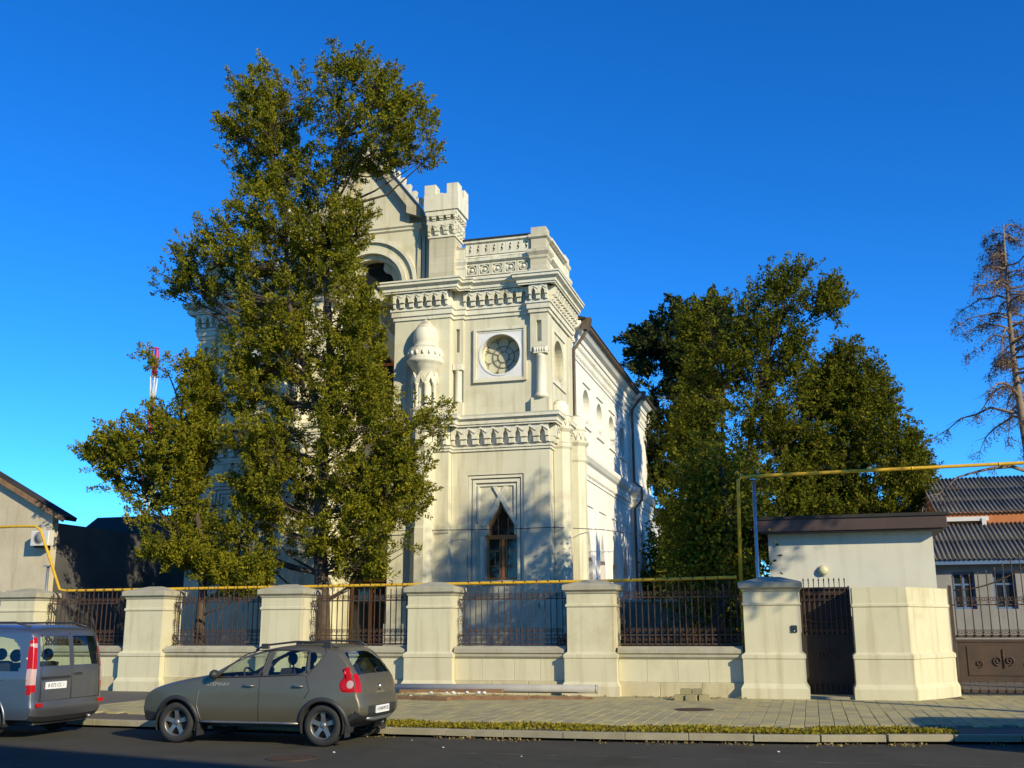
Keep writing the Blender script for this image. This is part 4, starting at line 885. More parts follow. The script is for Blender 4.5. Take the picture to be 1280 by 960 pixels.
# ------------------------------------------------------------------ vegetation
FPX = 1317.0
def at(px, py, Y):
    """photo pixel -> point on the plane at distance Y (used to size trees standing at Y)"""
    d = rr*((px-640)/FPX)+uu*(-(py-480)/FPX)+h
    t = Y/d.y; return Vector((d.x*t, Y, CAM_H+d.z*t))
M['juniper'] = leafmat('juniper_leaf', (.055, .074, .008), (.185, .18, .012), (.42, .34, .025), .24)
M['thuja'] = leafmat('thuja_leaf', (.035, .055, .007), (.12, .125, .010), (.28, .235, .020), .22)
M['pine'] = leafmat('pine_needle', (.018, .030, .010), (.042, .055, .014), (.10, .075, .020), .15)
M['shrub'] = leafmat('shrub_leaf', (.05, .05, .012), (.13, .085, .02), (.30, .12, .03), .25)
M['greenleaf'] = leafmat('broad_leaf', (.03, .055, .010), (.09, .13, .015), (.22, .24, .03), .35)
M['brownneedle'] = leafmat('dead_needle', (.08, .05, .03), (.15, .095, .055), (.22, .15, .09), .1)
def inside(poly, p):
    c = False; n = len(poly)
    for i in range(n):
        (x0, y0), (x1, y1) = poly[i], poly[i-1]
        if (y0 > p[1]) != (y1 > p[1]) and p[0] < (x1-x0)*(p[1]-y0)/(y1-y0)+x0: c = not c
    return c
def chord(poly, z, x):
    xs_ = []
    n = len(poly)
    for i in range(n):
        (x0, y0), (x1, y1) = poly[i], poly[i-1]
        if (y0 > z) != (y1 > z): xs_.append((x1-x0)*(z-y0)/(y1-y0)+x0)
    xs_.sort()
    for a, b in zip(xs_[::2], xs_[1::2]):
        if a <= x <= b: return a, b
    return x-.3, x+.3
def tree(name, label, group, polypx, Y, trunk, nclump, clump_r, leaf_n, leaf, m, depth=.42, limbs=40, thin=.35, trunk_r=.26, bark='bark', maxd=3.2, lean=0, up=(0, 0, .35), seed=1, elong=1.25, leaders=None, margin=1.0):
    rg = np.random.default_rng(seed); rnd = random.Random(seed)
    poly = [(at(a, b, Y).x, at(a, b, Y).z) for a, b in polypx]
    base = Vector((trunk, Y, GZ)); t = thing(name, label, 'tree', tuple(base), group)
    xs_ = [p[0] for p in poly]; zs = [p[1] for p in poly]; pts = []; tries = 0
    ph = rg.uniform(0, 6, 9)
    while len(pts) < nclump and tries < nclump*90:
        tries += 1; x = rg.uniform(min(xs_), max(xs_)); z = rg.uniform(min(zs), max(zs))
        mg = clump_r*margin
        if not inside(poly, (x, z)) or not (inside(poly, (x-mg, z)) and inside(poly, (x+mg, z)) and inside(poly, (x, z+mg*1.2))): continue
        a, b = chord(poly, z, x); hw = (b-a)/2; tt = (x-(a+b)/2)/max(hw, .05)
        D = min(maxd, max(.25, hw*2*depth))*math.sqrt(max(0, 1-tt*tt*.9)); y = D*rg.uniform(-1, 1)
        e = math.hypot(tt, y/max(D, .1))
        if e < .5 and rg.random() < .45: continue
        nz = math.sin(x*1.9+ph[0]+math.sin(z*1.3+ph[1]))+math.sin(z*1.7+ph[2]+y*1.3)+math.sin(y*2.1+x*.8+ph[3])
        if nz < -1.2+thin*2 and rg.random() < .8: continue
        pts.append((x, Y+y, z))
        if e > .75 and rg.random() < .30:
            k_ = rg.uniform(.2, .55); pts.append((x+math.copysign(k_, tt)*rg.uniform(.3, 1), Y+y*1.15, z+k_*rg.uniform(.0, .9)))
    pts = np.array(pts)
    # trunk and leaders
    zt = max(zs); tops = leaders or [(trunk, zt)]; tb = MB(); zsplit = GZ+(zt-GZ)*.35
    def tx(z):
        f = (z-GZ)/(zt-GZ); return trunk+lean*f+.12*math.sin(z*.8)
    n = 9; tp = [(tx(GZ+(zsplit-GZ)*i/n), Y+.06*math.sin(i*1.1), GZ-.1+(zsplit-GZ+.1)*i/n) for i in range(n+1)]
    tb.tube(tp, [trunk_r*(1.25-.25*min(1, i/2))*(1-.3*i/n) for i in range(n+1)], 12)
    axes = []
    for k, (lx, lz) in enumerate(tops):
        lz_ = lz-.4; q = [(tp[-1][0]+(lx-tp[-1][0])*(i/10)**(.8 if k else 1.0)+.15*math.sin(i+k), Y+(.5*math.sin(k*2.1+1))*i/10, zsplit-.2+(lz_-zsplit+.2)*i/10) for i in range(11)]
        tb.tube(q, [trunk_r*.68*(1-.85*i/10)/(1 if k == 0 else 1.4) for i in range(11)], 8); axes.append(q)
    tb.build('trunk', M[bark], t)
    allax = [p for p in tp[3:]]+[p for q in axes for p in q]
    lb = MB(); idx = rg.permutation(len(pts)); bough = []
    for i in idx:
        if all((pts[i]-pts[j])@(pts[i]-pts[j]) > (clump_r*2.2)**2 for j in bough): bough.append(i)
        if len(bough) >= limbs: break
    for i in bough:
        c = Vector(pts[i]); cand = [Vector(p) for p in allax if p[2] < c.z-.15] or [Vector(tp[4])]
        a = min(cand, key=lambda p: (p-c).length+abs((c.z-p.z)-.5*math.hypot(c.x-p.x, c.y-p.y))*.8)
        L_ = (c-a).length; mid = a.lerp(c, .5)+Vector((rnd.uniform(-.1, .1)*L_, rnd.uniform(-.1, .1)*L_, -.06*L_))
        r_ = min(trunk_r*.4, .018+.014*L_); lb.tube([a, a.lerp(mid, .5)*.5+(a.lerp(mid, .5))*.5, mid, c], [r_, r_*.75, r_*.5, r_*.15], 5, cap=False)
    B = pts[bough] if bough else pts[:1]
    for i in range(0, len(pts)):
        d2 = ((B-pts[i])**2).sum(1); j = int(d2.argmin())
        if d2[j] > .02 and (rnd.random() < .6 or d2[j] > .3): lb.tube([tuple(B[j]), tuple((B[j]+pts[i])/2+rg.normal(size=3)*.08), tuple(pts[i])], [.014, .010, .004], 3, cap=False)
    o = lb.build('branches', M[bark], t, fix=False); o['kind'] = 'stuff'
    # leaves: each clump is a few short sprays, dense along an outward and upward axis
    N_ = len(pts); nsp = 3; cid = np.repeat(np.arange(N_*nsp), max(8, leaf_n//nsp))
    cxy = np.array([np.mean(xs_), Y, 0]); outw = pts-cxy; outw[:, 2] = 0; outw /= np.linalg.norm(outw, axis=1)[:, None]+1e-6
    ax_ = np.repeat(outw, nsp, 0)*.55+rg.normal(size=(N_*nsp, 3))*.55+np.array([0, 0, up[2]*2.2]); ax_ /= np.linalg.norm(ax_, axis=1)[:, None]
    ln = clump_r*rg.uniform(1.2, 2.8, N_*nsp); base_ = np.repeat(pts, nsp, 0)+rg.normal(size=(N_*nsp, 3))*clump_r*.45
    tt_ = rg.random(len(cid))**.8; dirs = rg.normal(size=(len(cid), 3)); dirs /= np.linalg.norm(dirs, axis=1)[:, None]
    rad = clump_r*.52*np.sin(np.pi*(.15+.8*tt_))*rg.random(len(cid))**.5
    pos = base_[cid]+ax_[cid]*(ln[cid]*tt_)[:, None]+dirs*rad[:, None]
    tone = .45*rg.beta(2, 2, N_*nsp)[cid]+.55*rg.beta(2, 2.4, len(cid)); dirs = dirs*.8+ax_[cid]*1.3
    L_ = leaf*rg.uniform(.6, 1.4, len(cid))
    o = leaves('crown', m, pos, L_, L_*rg.uniform(.15, .30, len(cid)), tone, t, up=dirs); o['kind'] = 'stuff'
    return t
J = [(300, 78), (318, 66), (348, 95), (375, 108), (400, 92), (415, 60), (440, 72), (468, 98), (500, 78), (508, 100), (528, 132), (550, 165), (558, 206), (540, 196), (528, 222), (505, 210), (470, 205), (446, 218), (436, 250), (462, 262), (474, 270), (446, 300), (434, 328), (456, 362), (492, 376), (474, 392), (476, 440), (472, 480), (520, 520), (548, 482), (566, 515), (560, 548), (538, 575), (535, 620), (522, 660), (520, 690), (498, 725), (455, 722), (420, 735), (395, 700), (345, 712), (330, 690), (290, 700), (278, 660), (286, 600), (284, 520), (280, 470), (270, 440), (282, 400), (252, 385), (205, 376), (212, 345), (238, 312), (272, 300), (276, 262), (300, 240), (284, 180), (302, 118)]
tree('juniper_tree', 'tall ragged juniper tree in front of the cream prayer house', 'trees around the prayer house', J, 29.2, -14.05, 2150, .215, 150, .092, M['juniper'], depth=.22, limbs=190, thin=.50, trunk_r=.24, maxd=2.4, seed=11, leaders=[(-14.3, 20.6), (-16.7, 19.2)])
JL = [(178, 438), (198, 424), (216, 440), (240, 444), (262, 470), (262, 520), (246, 600), (255, 680), (330, 700), (335, 742), (285, 752), (240, 715), (205, 705), (178, 690), (168, 655), (148, 625), (130, 598), (116, 574), (138, 550), (165, 532), (190, 506), (204, 484)]
tree('juniper_tree', 'lower bushy juniper drooping over the iron fence beside the tall juniper', 'trees around the prayer house', JL, 28.4, -17.6, 720, .23, 150, .095, M['juniper'], depth=.28, limbs=90, thin=.50, trunk_r=.17, maxd=1.9, seed=5, leaders=[(-19.4, 10.2), (-20.6, 8.2)])
# right-hand group
TA = [(985, 306), (996, 336), (1008, 366), (1038, 354), (1056, 386), (1034, 396), (1010, 402), (1006, 440), (1004, 480), (1030, 640), (1000, 720), (840, 720), (832, 660), (846, 560), (858, 470), (850, 420), (890, 372), (905, 366), (938, 382), (966, 345)]
tree('thuja_tree', 'tall loose thuja tree with a thin spire behind the gatehouse', 'trees behind the gatehouse', TA, 46, -2.9, 1050, .33, 120, .14, M['thuja'], depth=.22, limbs=120, thin=.85, trunk_r=.22, maxd=2.8, seed=21, margin=.35, leaders=[(.0, 17.9), (-3.3, 15.0)])
TB_ = [(1078, 426), (1090, 442), (1100, 458), (1112, 500), (1132, 530), (1152, 560), (1158, 600), (1166, 640), (1150, 665), (985, 690), (985, 560), (1014, 490), (1050, 446)]
tree('thuja_tree', 'dense cone-shaped thuja tree beside the grey corrugated roofs', 'trees behind the gatehouse', TB_, 48, 2.4, 1300, .32, 120, .13, M['thuja'], depth=.34, limbs=80, thin=.40, trunk_r=.2, maxd=2.8, seed=23, margin=.45)
TP = [(795, 430), (806, 412), (832, 410), (846, 392), (880, 380), (905, 392), (900, 470), (880, 560), (870, 650), (822, 612), (806, 606), (808, 575), (828, 560), (812, 546), (812, 522), (838, 505), (812, 488), (800, 452)]
tree('pine_tree', 'dark pine tree with rounded needle tufts next to the prayer house', 'trees behind the gatehouse', TP, 57, -5.5, 230, .50, 240, .24, M['pine'], depth=.36, limbs=60, thin=.75, trunk_r=.22, maxd=2.4, seed=31, margin=.5, elong=.75)
def bush(name, label, loc, rx, rz, n, m, leaf, group=None, stems=14, seed=3, cat='shrub'):
    rg = np.random.default_rng(seed); t = thing(name, label, cat, loc, group); b = MB()
    tips = []
    for i in range(stems):
        a = rg.uniform(0, 6.28); q = rg.uniform(.2, 1)*rx; zt = rz*rg.uniform(.5, 1.0); p = Vector((loc[0]+q*math.cos(a), loc[1]+q*math.sin(a), loc[2]+zt)); tips.append(p)
        m_ = Vector(loc).lerp(p, .5)+Vector((rg.normal()*.1, rg.normal()*.1, .1)); b.tube([Vector(loc)-Vector((0, 0, .05)), m_, p], [.02, .014, .005], 4)
    o = b.build('stems', M['bark'], t, fix=False); o['kind'] = 'stuff'
    tp = np.array(tips); c = rg.integers(0, len(tp), n); f = rg.beta(3, 1.2, n)[:, None]
    pos = np.array(loc)+(tp[c]-np.array(loc))*f+rg.normal(size=(n, 3))*rx*.16; pos[:, 2] = np.maximum(pos[:, 2], loc[2]+.02)
    o = leaves('foliage', m, pos, leaf*rg.uniform(.6, 1.4, n), leaf*rg.uniform(.2, .4, n), rg.beta(2, 2, n), t); o['kind'] = 'stuff'
    return t
for i, (x, y, r_, z, lab) in enumerate(((-6.3, 28.4, .6, 1.5, 'rust-leaved shrub behind the fence against the white wall'), (-5.2, 29.2, .8, 1.7, 'straggly brown shrub behind the iron bars'), (-4.2, 28.6, .7, 1.4, 'dry orange-leaved shrub beside the leaning trunk'), (-3.5, 30.2, .9, 1.8, 'taller reddish shrub in front of the mossy wall'))):
    bush('shrub', lab, (x, y, GZ), r_, z, 1500, M['shrub'], .08, 'garden shrubs behind the fence', 16, 40+i)
bush('shrub', 'bright green bush by the far corner of the prayer house', (-7.0, 53.5, GZ), 1.5, 7.2, 9000, M['greenleaf'], .2, None, 30, 50)
bush('shrub', 'dark green bush under the thuja by the pipe riser', (-2.9, 33, GZ), 1.5, 3.8, 9000, M['thuja'], .14, None, 30, 51)
bush('shrub', 'dark green bush hiding the foot of the thuja trees', (-3.2, 38, GZ), 1.9, 4.6, 12000, M['thuja'], .16, None, 30, 52)
# leaning trunk seen through the fence
lt = thing('leaning_tree', 'dark leaning tree trunk seen through the iron fence near the gate pillar', 'tree', (-2.75, 29, GZ))
MB().tube([(-2.72, 29, GZ-.1), (-2.6, 29, 1.3), (-2.35, 29, 2.2), (-2.15, 29, 3.2), (-2.0, 29.2, 4.6), (-2.2, 29.5, 6.2)], [.24, .20, .18, .16, .12, .05], 10).build('trunk', M['darkbark'], lt)
rg = np.random.default_rng(61); n = 20000; cc = np.array([[-2.3, 29.6, 5.0], [-2.7, 29.9, 4.4], [-2.0, 29.8, 4.2], [-2.5, 30.2, 5.8], [-2.9, 29.4, 3.4], [-2.1, 29.2, 3.5], [-2.2, 30.4, 5.2]])
pos = cc[rg.integers(0, len(cc), n)]+rg.normal(size=(n, 3))*np.array([.5, .5, .6]); o = leaves('crown', M['thuja'], pos, .13*rg.uniform(.6, 1.4, n), .04*rg.uniform(.7, 1.3, n), rg.beta(2, 2, n), lt); o['kind'] = 'stuff'
b = MB()
for c_ in cc: b.tube([(-2.05, 29.1, 4.0), tuple((Vector((-2.05, 29.1, 4.0))+Vector(c_))/2+Vector((0, 0, .1))), tuple(c_)], [.06, .04, .015], 5)
o = b.build('branches', M['bark'], lt); o['kind'] = 'stuff'
# bare dead conifer
dt = thing('dead_conifer', 'bare dead conifer with drooping twigs above the corrugated roofs', 'tree', (6.2, 32, GZ))
rg = np.random.default_rng(77); tk = [(6.12+.10*math.sin(z*.5), 32, z) for z in np.linspace(GZ-.1, 13.3, 16)]
MB().tube(tk, [.21*(1-.9*i/15) for i in range(16)], 10).build('trunk', M['deadbark'], dt)
tips = []
for i in range(76):
    z = 6.0+7.1*(i/75)**.9; L_ = (3.3*(1-(z-4)/10.2)+.45)*rg.uniform(.55, 1.15); a = rg.uniform(0, 6.283); x0 = 6.12+.10*math.sin(z*.5)
    up_ = rg.uniform(.1, .45); P = []
    for k in range(7): f = k/6; P.append((x0+math.cos(a)*L_*f, 32+math.sin(a)*L_*f, z+L_*(up_*f-.5*f**2.2)+.04*rg.normal()))
    r0_ = .014+.015*L_; b = MB(); b.tube(P, [r0_*(1-.85*k/6) for k in range(7)], 5)
    for k in range(2, 7):
        for q in range(6):
            d = np.array([rg.normal()*.5, rg.normal()*.5, -rg.uniform(.2, .9)])*L_*.18; p0 = np.array(P[k]); b.tube([tuple(p0), tuple(p0+d*.5+rg.normal(size=3)*.02), tuple(p0+d)], [.009, .007, .003], 3); tips.append(p0+d*rg.uniform(.4, 1)); tips.append(p0+d*rg.uniform(.2, 1))
    b.build('branch', M['deadbark'], dt, fix=False)
tips = np.array(tips); sel = rg.random(len(tips)) < .24; tp = tips[sel]; c = np.repeat(np.arange(len(tp)), 16); pos = tp[c]+rg.normal(size=(len(c), 3))*np.array([.05, .05, .11])
o = leaves('dead_needles', M['brownneedle'], pos, .09*rg.uniform(.6, 1.3, len(c)), .012, rg.beta(2, 2, len(c)), dt, up=(0, 0, -.6)); o['kind'] = 'stuff'

# ------------------------------------------------------------------ neighbouring houses
def corrugated(name, parent, x0, x1, ya, za, yb, zb, m, rows=2, pitch=.16, amp=.03):
    """rows of wavy sheets, each sheet a part"""
    L_ = math.hypot(yb-ya, zb-za); ny, nz = -(zb-za)/L_, (yb-ya)/L_; per = 8; sw = per*pitch
    b = MB(); n = per*8
    for q in (0, 1):
        b.v += [(sw*i/n, 0, amp*math.cos(2*math.pi*i/8)-q*.012) for i in range(n+1)]
        b.v += [(sw*i/n, L_/rows+.1, amp*math.cos(2*math.pi*i/8)-q*.012) for i in range(n+1)]
    k = n+1
    for i in range(n): b.f += [(i, i+1, k+i+1, k+i), (2*k+i, 3*k+i, 3*k+i+1, 2*k+i+1), (i, 2*k+i, 2*k+i+1, i+1), (k+i, k+i+1, 3*k+i+1, 3*k+i)]
    b.sm = [True]*len(b.f); me = b.mesh('roof_sheet', m); a = math.atan2(zb-za, yb-ya)
    for r_ in range(rows):
        f = r_/rows; x = x0
        while x < x1-.05:
            o = link('roof_sheet', me, parent, (x, ya+(yb-ya)*f, za+(zb-za)*f+.05+.014*r_+random.uniform(0, .008))); o.rotation_euler = (a, 0, random.uniform(-.004, .004)); x += sw-.02
def window(par, x0, x1, z0, z1, Y, fm, pm_, bars=True):
    w = MB(); w.strip([(x0, z0), (x1, z0), (x1, z1), (x0, z1)], [(x0+.07, z0+.07), (x1-.07, z0+.07), (x1-.07, z1-.07), (x0+.07, z1-.07)], Y-.03, Y+.06)
    if bars: w.box((x0+x1)/2-.035, (x0+x1)/2+.035, Y-.025, Y+.05, z0+.07, z1-.07); w.box(x0+.07, x1-.07, Y-.02, Y+.045, z1-.45, z1-.39)
    wo_ = w.build('window', fm, par); MB().box(x0+.05, x1-.05, Y+.0, Y+.02, z0+.05, z1-.05).build('pane', pm_, wo_); return wo_
rh = thing('low_house', 'low grey rendered house under a grey corrugated roof behind the driveway gate', 'house', (8, 42, GZ))
b = MB(); wh = [[(a, 2.32), (a+.72, 2.32), (a+.72, 3.58), (a, 3.58)] for a in (4.78, 6.08, 7.5, 9.2)]
b.panel([(3.9, .1), (14, .1), (14, 4.15), (3.9, 4.15)], wh, fp(40.0), .3); b.build('wall', M['greyrender'], rh)
b = MB(); b.box(3.9, 4.1, 40.31, 43, .1, 4.1); b.box(4.1, 14, 42.8, 43.0, .1, 5.2); b.build('end_wall', M['greyrender'], rh)
for a in (4.78, 6.08, 7.5, 9.2): window(rh, a, a+.72, 2.32, 3.58, 40.16, M['bluewood'], M['pane'])
MB().box(3.7, 14, 39.58, 39.66, 3.82, 4.02).build('fascia', M['bluewood'], rh)
corrugated('roof', rh, 3.75, 14, 39.5, 3.95, 43.05, 5.45, M['slate'], 2)
oh = thing('orange_house', 'orange rendered house with a steep grey corrugated roof behind the low house', 'house', (9, 46, GZ))
b = MB(); b.box(5.0, 15, 43.06, 48.0, .1, 5.95); b.build('wall', M['orange'], oh)
b = MB(); b.box(5.0, 6.6, 42.90, 43.0, 5.60, 5.76); b.box(6.35, 6.5, 42.85, 42.95, 5.42, 5.70); b.build('awning_rail', M['acwhite'], oh)
corrugated('roof', oh, 4.8, 15, 42.95, 5.85, 48.2, 7.80, M['slate'], 3)
MB().prism([(43.06, 5.86), (49.5, 5.86), (48.2, 7.75)], 4.82, 4.99, 'x').build('gable_end', M['orange'], oh)
# left stucco house
lh = thing('stucco_house', 'old stained stucco house gable beside the boundary wall', 'house', (-29, 32, GZ))
MB().prism([(-40, .1), (-23.9, .1), (-23.9, 5.45), (-28.6, 7.95), (-40, 7.95)], 29.5, 29.8).build('gable_wall', M['stucco'], lh)
MB().box(-33, -23.9, 29.801, 39, .1, 5.2).build('side_wall', M['shaderender'], lh)
b = MB(); b.prism([(-23.35, 5.24), (-23.30, 5.36), (-28.6, 8.14), (-28.6, 7.98)], 29.36, 29.95); b.prism([(-28.6, 7.98), (-28.6, 8.14), (-35, 5.0), (-35, 4.86)], 29.36, 29.95); b.build('roof', M['roofdark'], lh)
MB().prism([(-23.36, 5.18), (-23.31, 5.32), (-28.6, 8.10), (-28.6, 7.94)], 29.28, 29.36).build('barge_board', M['plank'], lh)
ac = thing('air_conditioner', 'white air conditioner unit on the corner of the stucco house', 'air conditioner', (-24.1, 29.2, 4.4))
MB().box(-24.35, -23.66, 29.08, 29.36, 4.42, 4.90, .02).build('casing', M['acwhite'], ac)
b = MB(); b.lathe([(.18, -.01), (.20, -.01), (.20, .01), (.18, .01)], (-24.02, 29.08, 4.66), 20, 'y', ring=True)
b.lathe([(0, .0), (.17, .0), (.17, .004)], (-24.02, 29.075, 4.66), 20, 'y'); b.build('fan_grille', M['greyrender'], ac)
MB().box(-24.3, -23.9, 29.2, 29.5, 4.36, 4.42).build('bracket', M['rust'], ac)
# house further back on the left, walls coloured dark to stand for shade
dh = thing('dark_roof_house', 'shadowed house with a dark pitched roof behind the bushy juniper', 'house', (-30, 46, GZ))
MB().box(-35, -25.5, 42.5, 52, .1, 4.2).build('wall', M['shaderender'], dh)
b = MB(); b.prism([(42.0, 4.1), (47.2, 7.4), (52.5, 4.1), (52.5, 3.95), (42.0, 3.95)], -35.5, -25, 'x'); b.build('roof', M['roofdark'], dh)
MB().prism([(42.5, 4.2), (47.2, 7.2), (52, 4.2)], -25.5, -25.3, 'x').build('gable', M['shaderender'], dh)
window(dh, -32, -31, 1.6, 3.0, 42.45, M['bluewood'], M['pane'])
# white house far behind the trees
fh = thing('white_house', 'small white house far behind the pine tree', 'house', (-9, 77, GZ))
MB().box(-13, -7, 75, 82, .1, 9.7).build('wall', M['white'], fh)
MB().prism([(-13.5, 9.7), (-6.6, 9.2), (-6.6, 9.4), (-13.5, 10.4)], 74.5, 82.5).build('roof', M['roofdark'], fh)
for x in (-11.8, -9.8): window(fh, x, x+1.0, 6.2, 7.8, 74.96, M['acwhite'], M['pane'])
MB().box(-13, -7, 74.9, 75, 8.6, 8.75).build('band', M['acwhite'], fh)
# red and white mast
ms = thing('radio_mast', 'red and white lattice mast far behind the bushy juniper', 'mast', (-55.5, 80, GZ))
lat = MB
segs = 10; zt = 26.4
for k in range(segs):
    z0, z1 = zt*k/segs, zt*(k+1)/segs; w0, w1 = .24*(1-.55*k/segs), .42*(1-.55*(k+1)/segs); b = MB()
    c0 = [(-55.5+sx*w0, 80+sy*w0, z0) for sx, sy in ((-1, -1), (1, -1), (1, 1), (-1, 1))]; c1 = [(-55.5+sx*w1, 80+sy*w1, z1) for sx, sy in ((-1, -1), (1, -1), (1, 1), (-1, 1))]
    for i in range(4): j = (i+1) % 4; b.tube([c0[i], c1[i]], .06, 4); b.tube([c0[i], c1[j]], .04, 4); b.tube([c1[i], c1[j]], .05, 4)
    b.build('mast_section', M['red'] if k % 2 else M['acwhite'], ms)
# garden wall behind the fence
gwl = thing('garden_wall', 'mossy green garden wall behind the fence and shrubs', 'wall', (-4.4, 32.5, GZ))
MB().box(-7.3, -1.6, 32.4, 32.65, .1, 2.5).build('wall_body', M['greenwall'], gwl)
MB().box(-7.35, -1.55, 32.34, 32.71, 2.5, 2.58).build('coping', M['coping'], gwl)
gb2 = thing('green_cabinet', 'small turquoise metal cabinet behind the fence', 'cabinet', (-6.0, 32.1, GZ))
tq = mat('turquoise_paint', (.06, .25, .22), .6, .1, 4)
MB().box(-6.25, -5.75, 31.9, 32.3, .12, 2.45, .02).build('casing', tq, gb2)
MB().box(-6.2, -5.8, 31.88, 31.9, .3, 2.3).build('door', tq, gb2)
# house across the street (behind the camera), unseen, added for its shadow on the road
ob = thing('shadow_house', 'tall plain unseen house across the street, added for its shadow on the road', 'house', (22, -9, GZ))
ang = math.atan2(-1.36, 5.27); ca, sa = math.cos(ang), math.sin(ang); o0 = Vector((12.8, -4.05)); 
W2 = lambda u_, v_: (o0.x+ca*u_+sa*v_, o0.y+sa*u_-ca*v_)
T2 = lambda p: (*W2(p[0], p[1]), p[2])
MB(T2).box(-8, 30, 0, 11, .0, 13.6).build('wall', M['stucco'], ob)
MB(T2).box(-8.4, 30.4, -.4, 11.4, 13.6, 13.9).build('roof', M['roofdark'], ob)
for k in range(-2, 8):
    for fl in range(4):
        w = MB(T2); x = 1.5+k*3.6; z = 1.2+fl*3.2
        w.box(x, x+1.3, -.06, .0, z, z+1.7); wo_ = w.build('window', M['acwhite'], ob); q = MB(T2); q.box(x+.1, x+1.2, -.075, -.055, z+.1, z+1.6); q.build('pane', M['pane'], wo_)
# unseen street tree right of the frame, added to dapple the prayer house front
def shade_tree(x, y, z0, z1, r_, n, label, seed):
    rg = np.random.default_rng(seed); t = thing('shade_tree', label, 'tree', (x, y, GZ))
    MB().tube([(x, y, 0), (x+.05, y, z0*.6), (x, y, z0+1), (x+.1, y, z1-1)], [.20, .16, .12, .03], 9).build('trunk', M['bark'], t)
    c = []; b = MB()
    for i in range(n):
        a = rg.uniform(0, 6.283); f = rg.random(); q = r_*math.sqrt(rg.random())*math.sin(math.pi*(.12+.8*f))**.7; p = (x+q*math.cos(a), y+q*math.sin(a), z0+(z1-z0)*f); c.append(p)
        if i % 3 == 0: b.tube([(x, y, max(z0*.8, p[2]-q*.8)), tuple((Vector((x, y, p[2]-q*.6))+Vector(p))/2), p], [.04, .025, .008], 4, cap=False)
    o = b.build('branches', M['bark'], t, fix=False); o['kind'] = 'stuff'
    c = np.array(c); k = np.repeat(np.arange(n), 45); pos = c[k]+rg.normal(size=(len(k), 3))*.32
    o = leaves('crown', M['greenleaf'], pos, .2*rg.uniform(.6, 1.3, len(k)), .07*rg.uniform(.7, 1.3, len(k)), rg.beta(2, 2, len(k)), t); o['kind'] = 'stuff'
shade_tree(11.5, 18.0, 9.9, 17.3, 2.8, 200, 'slim unseen street tree with a high crown, added for its shade on the prayer house', 5)

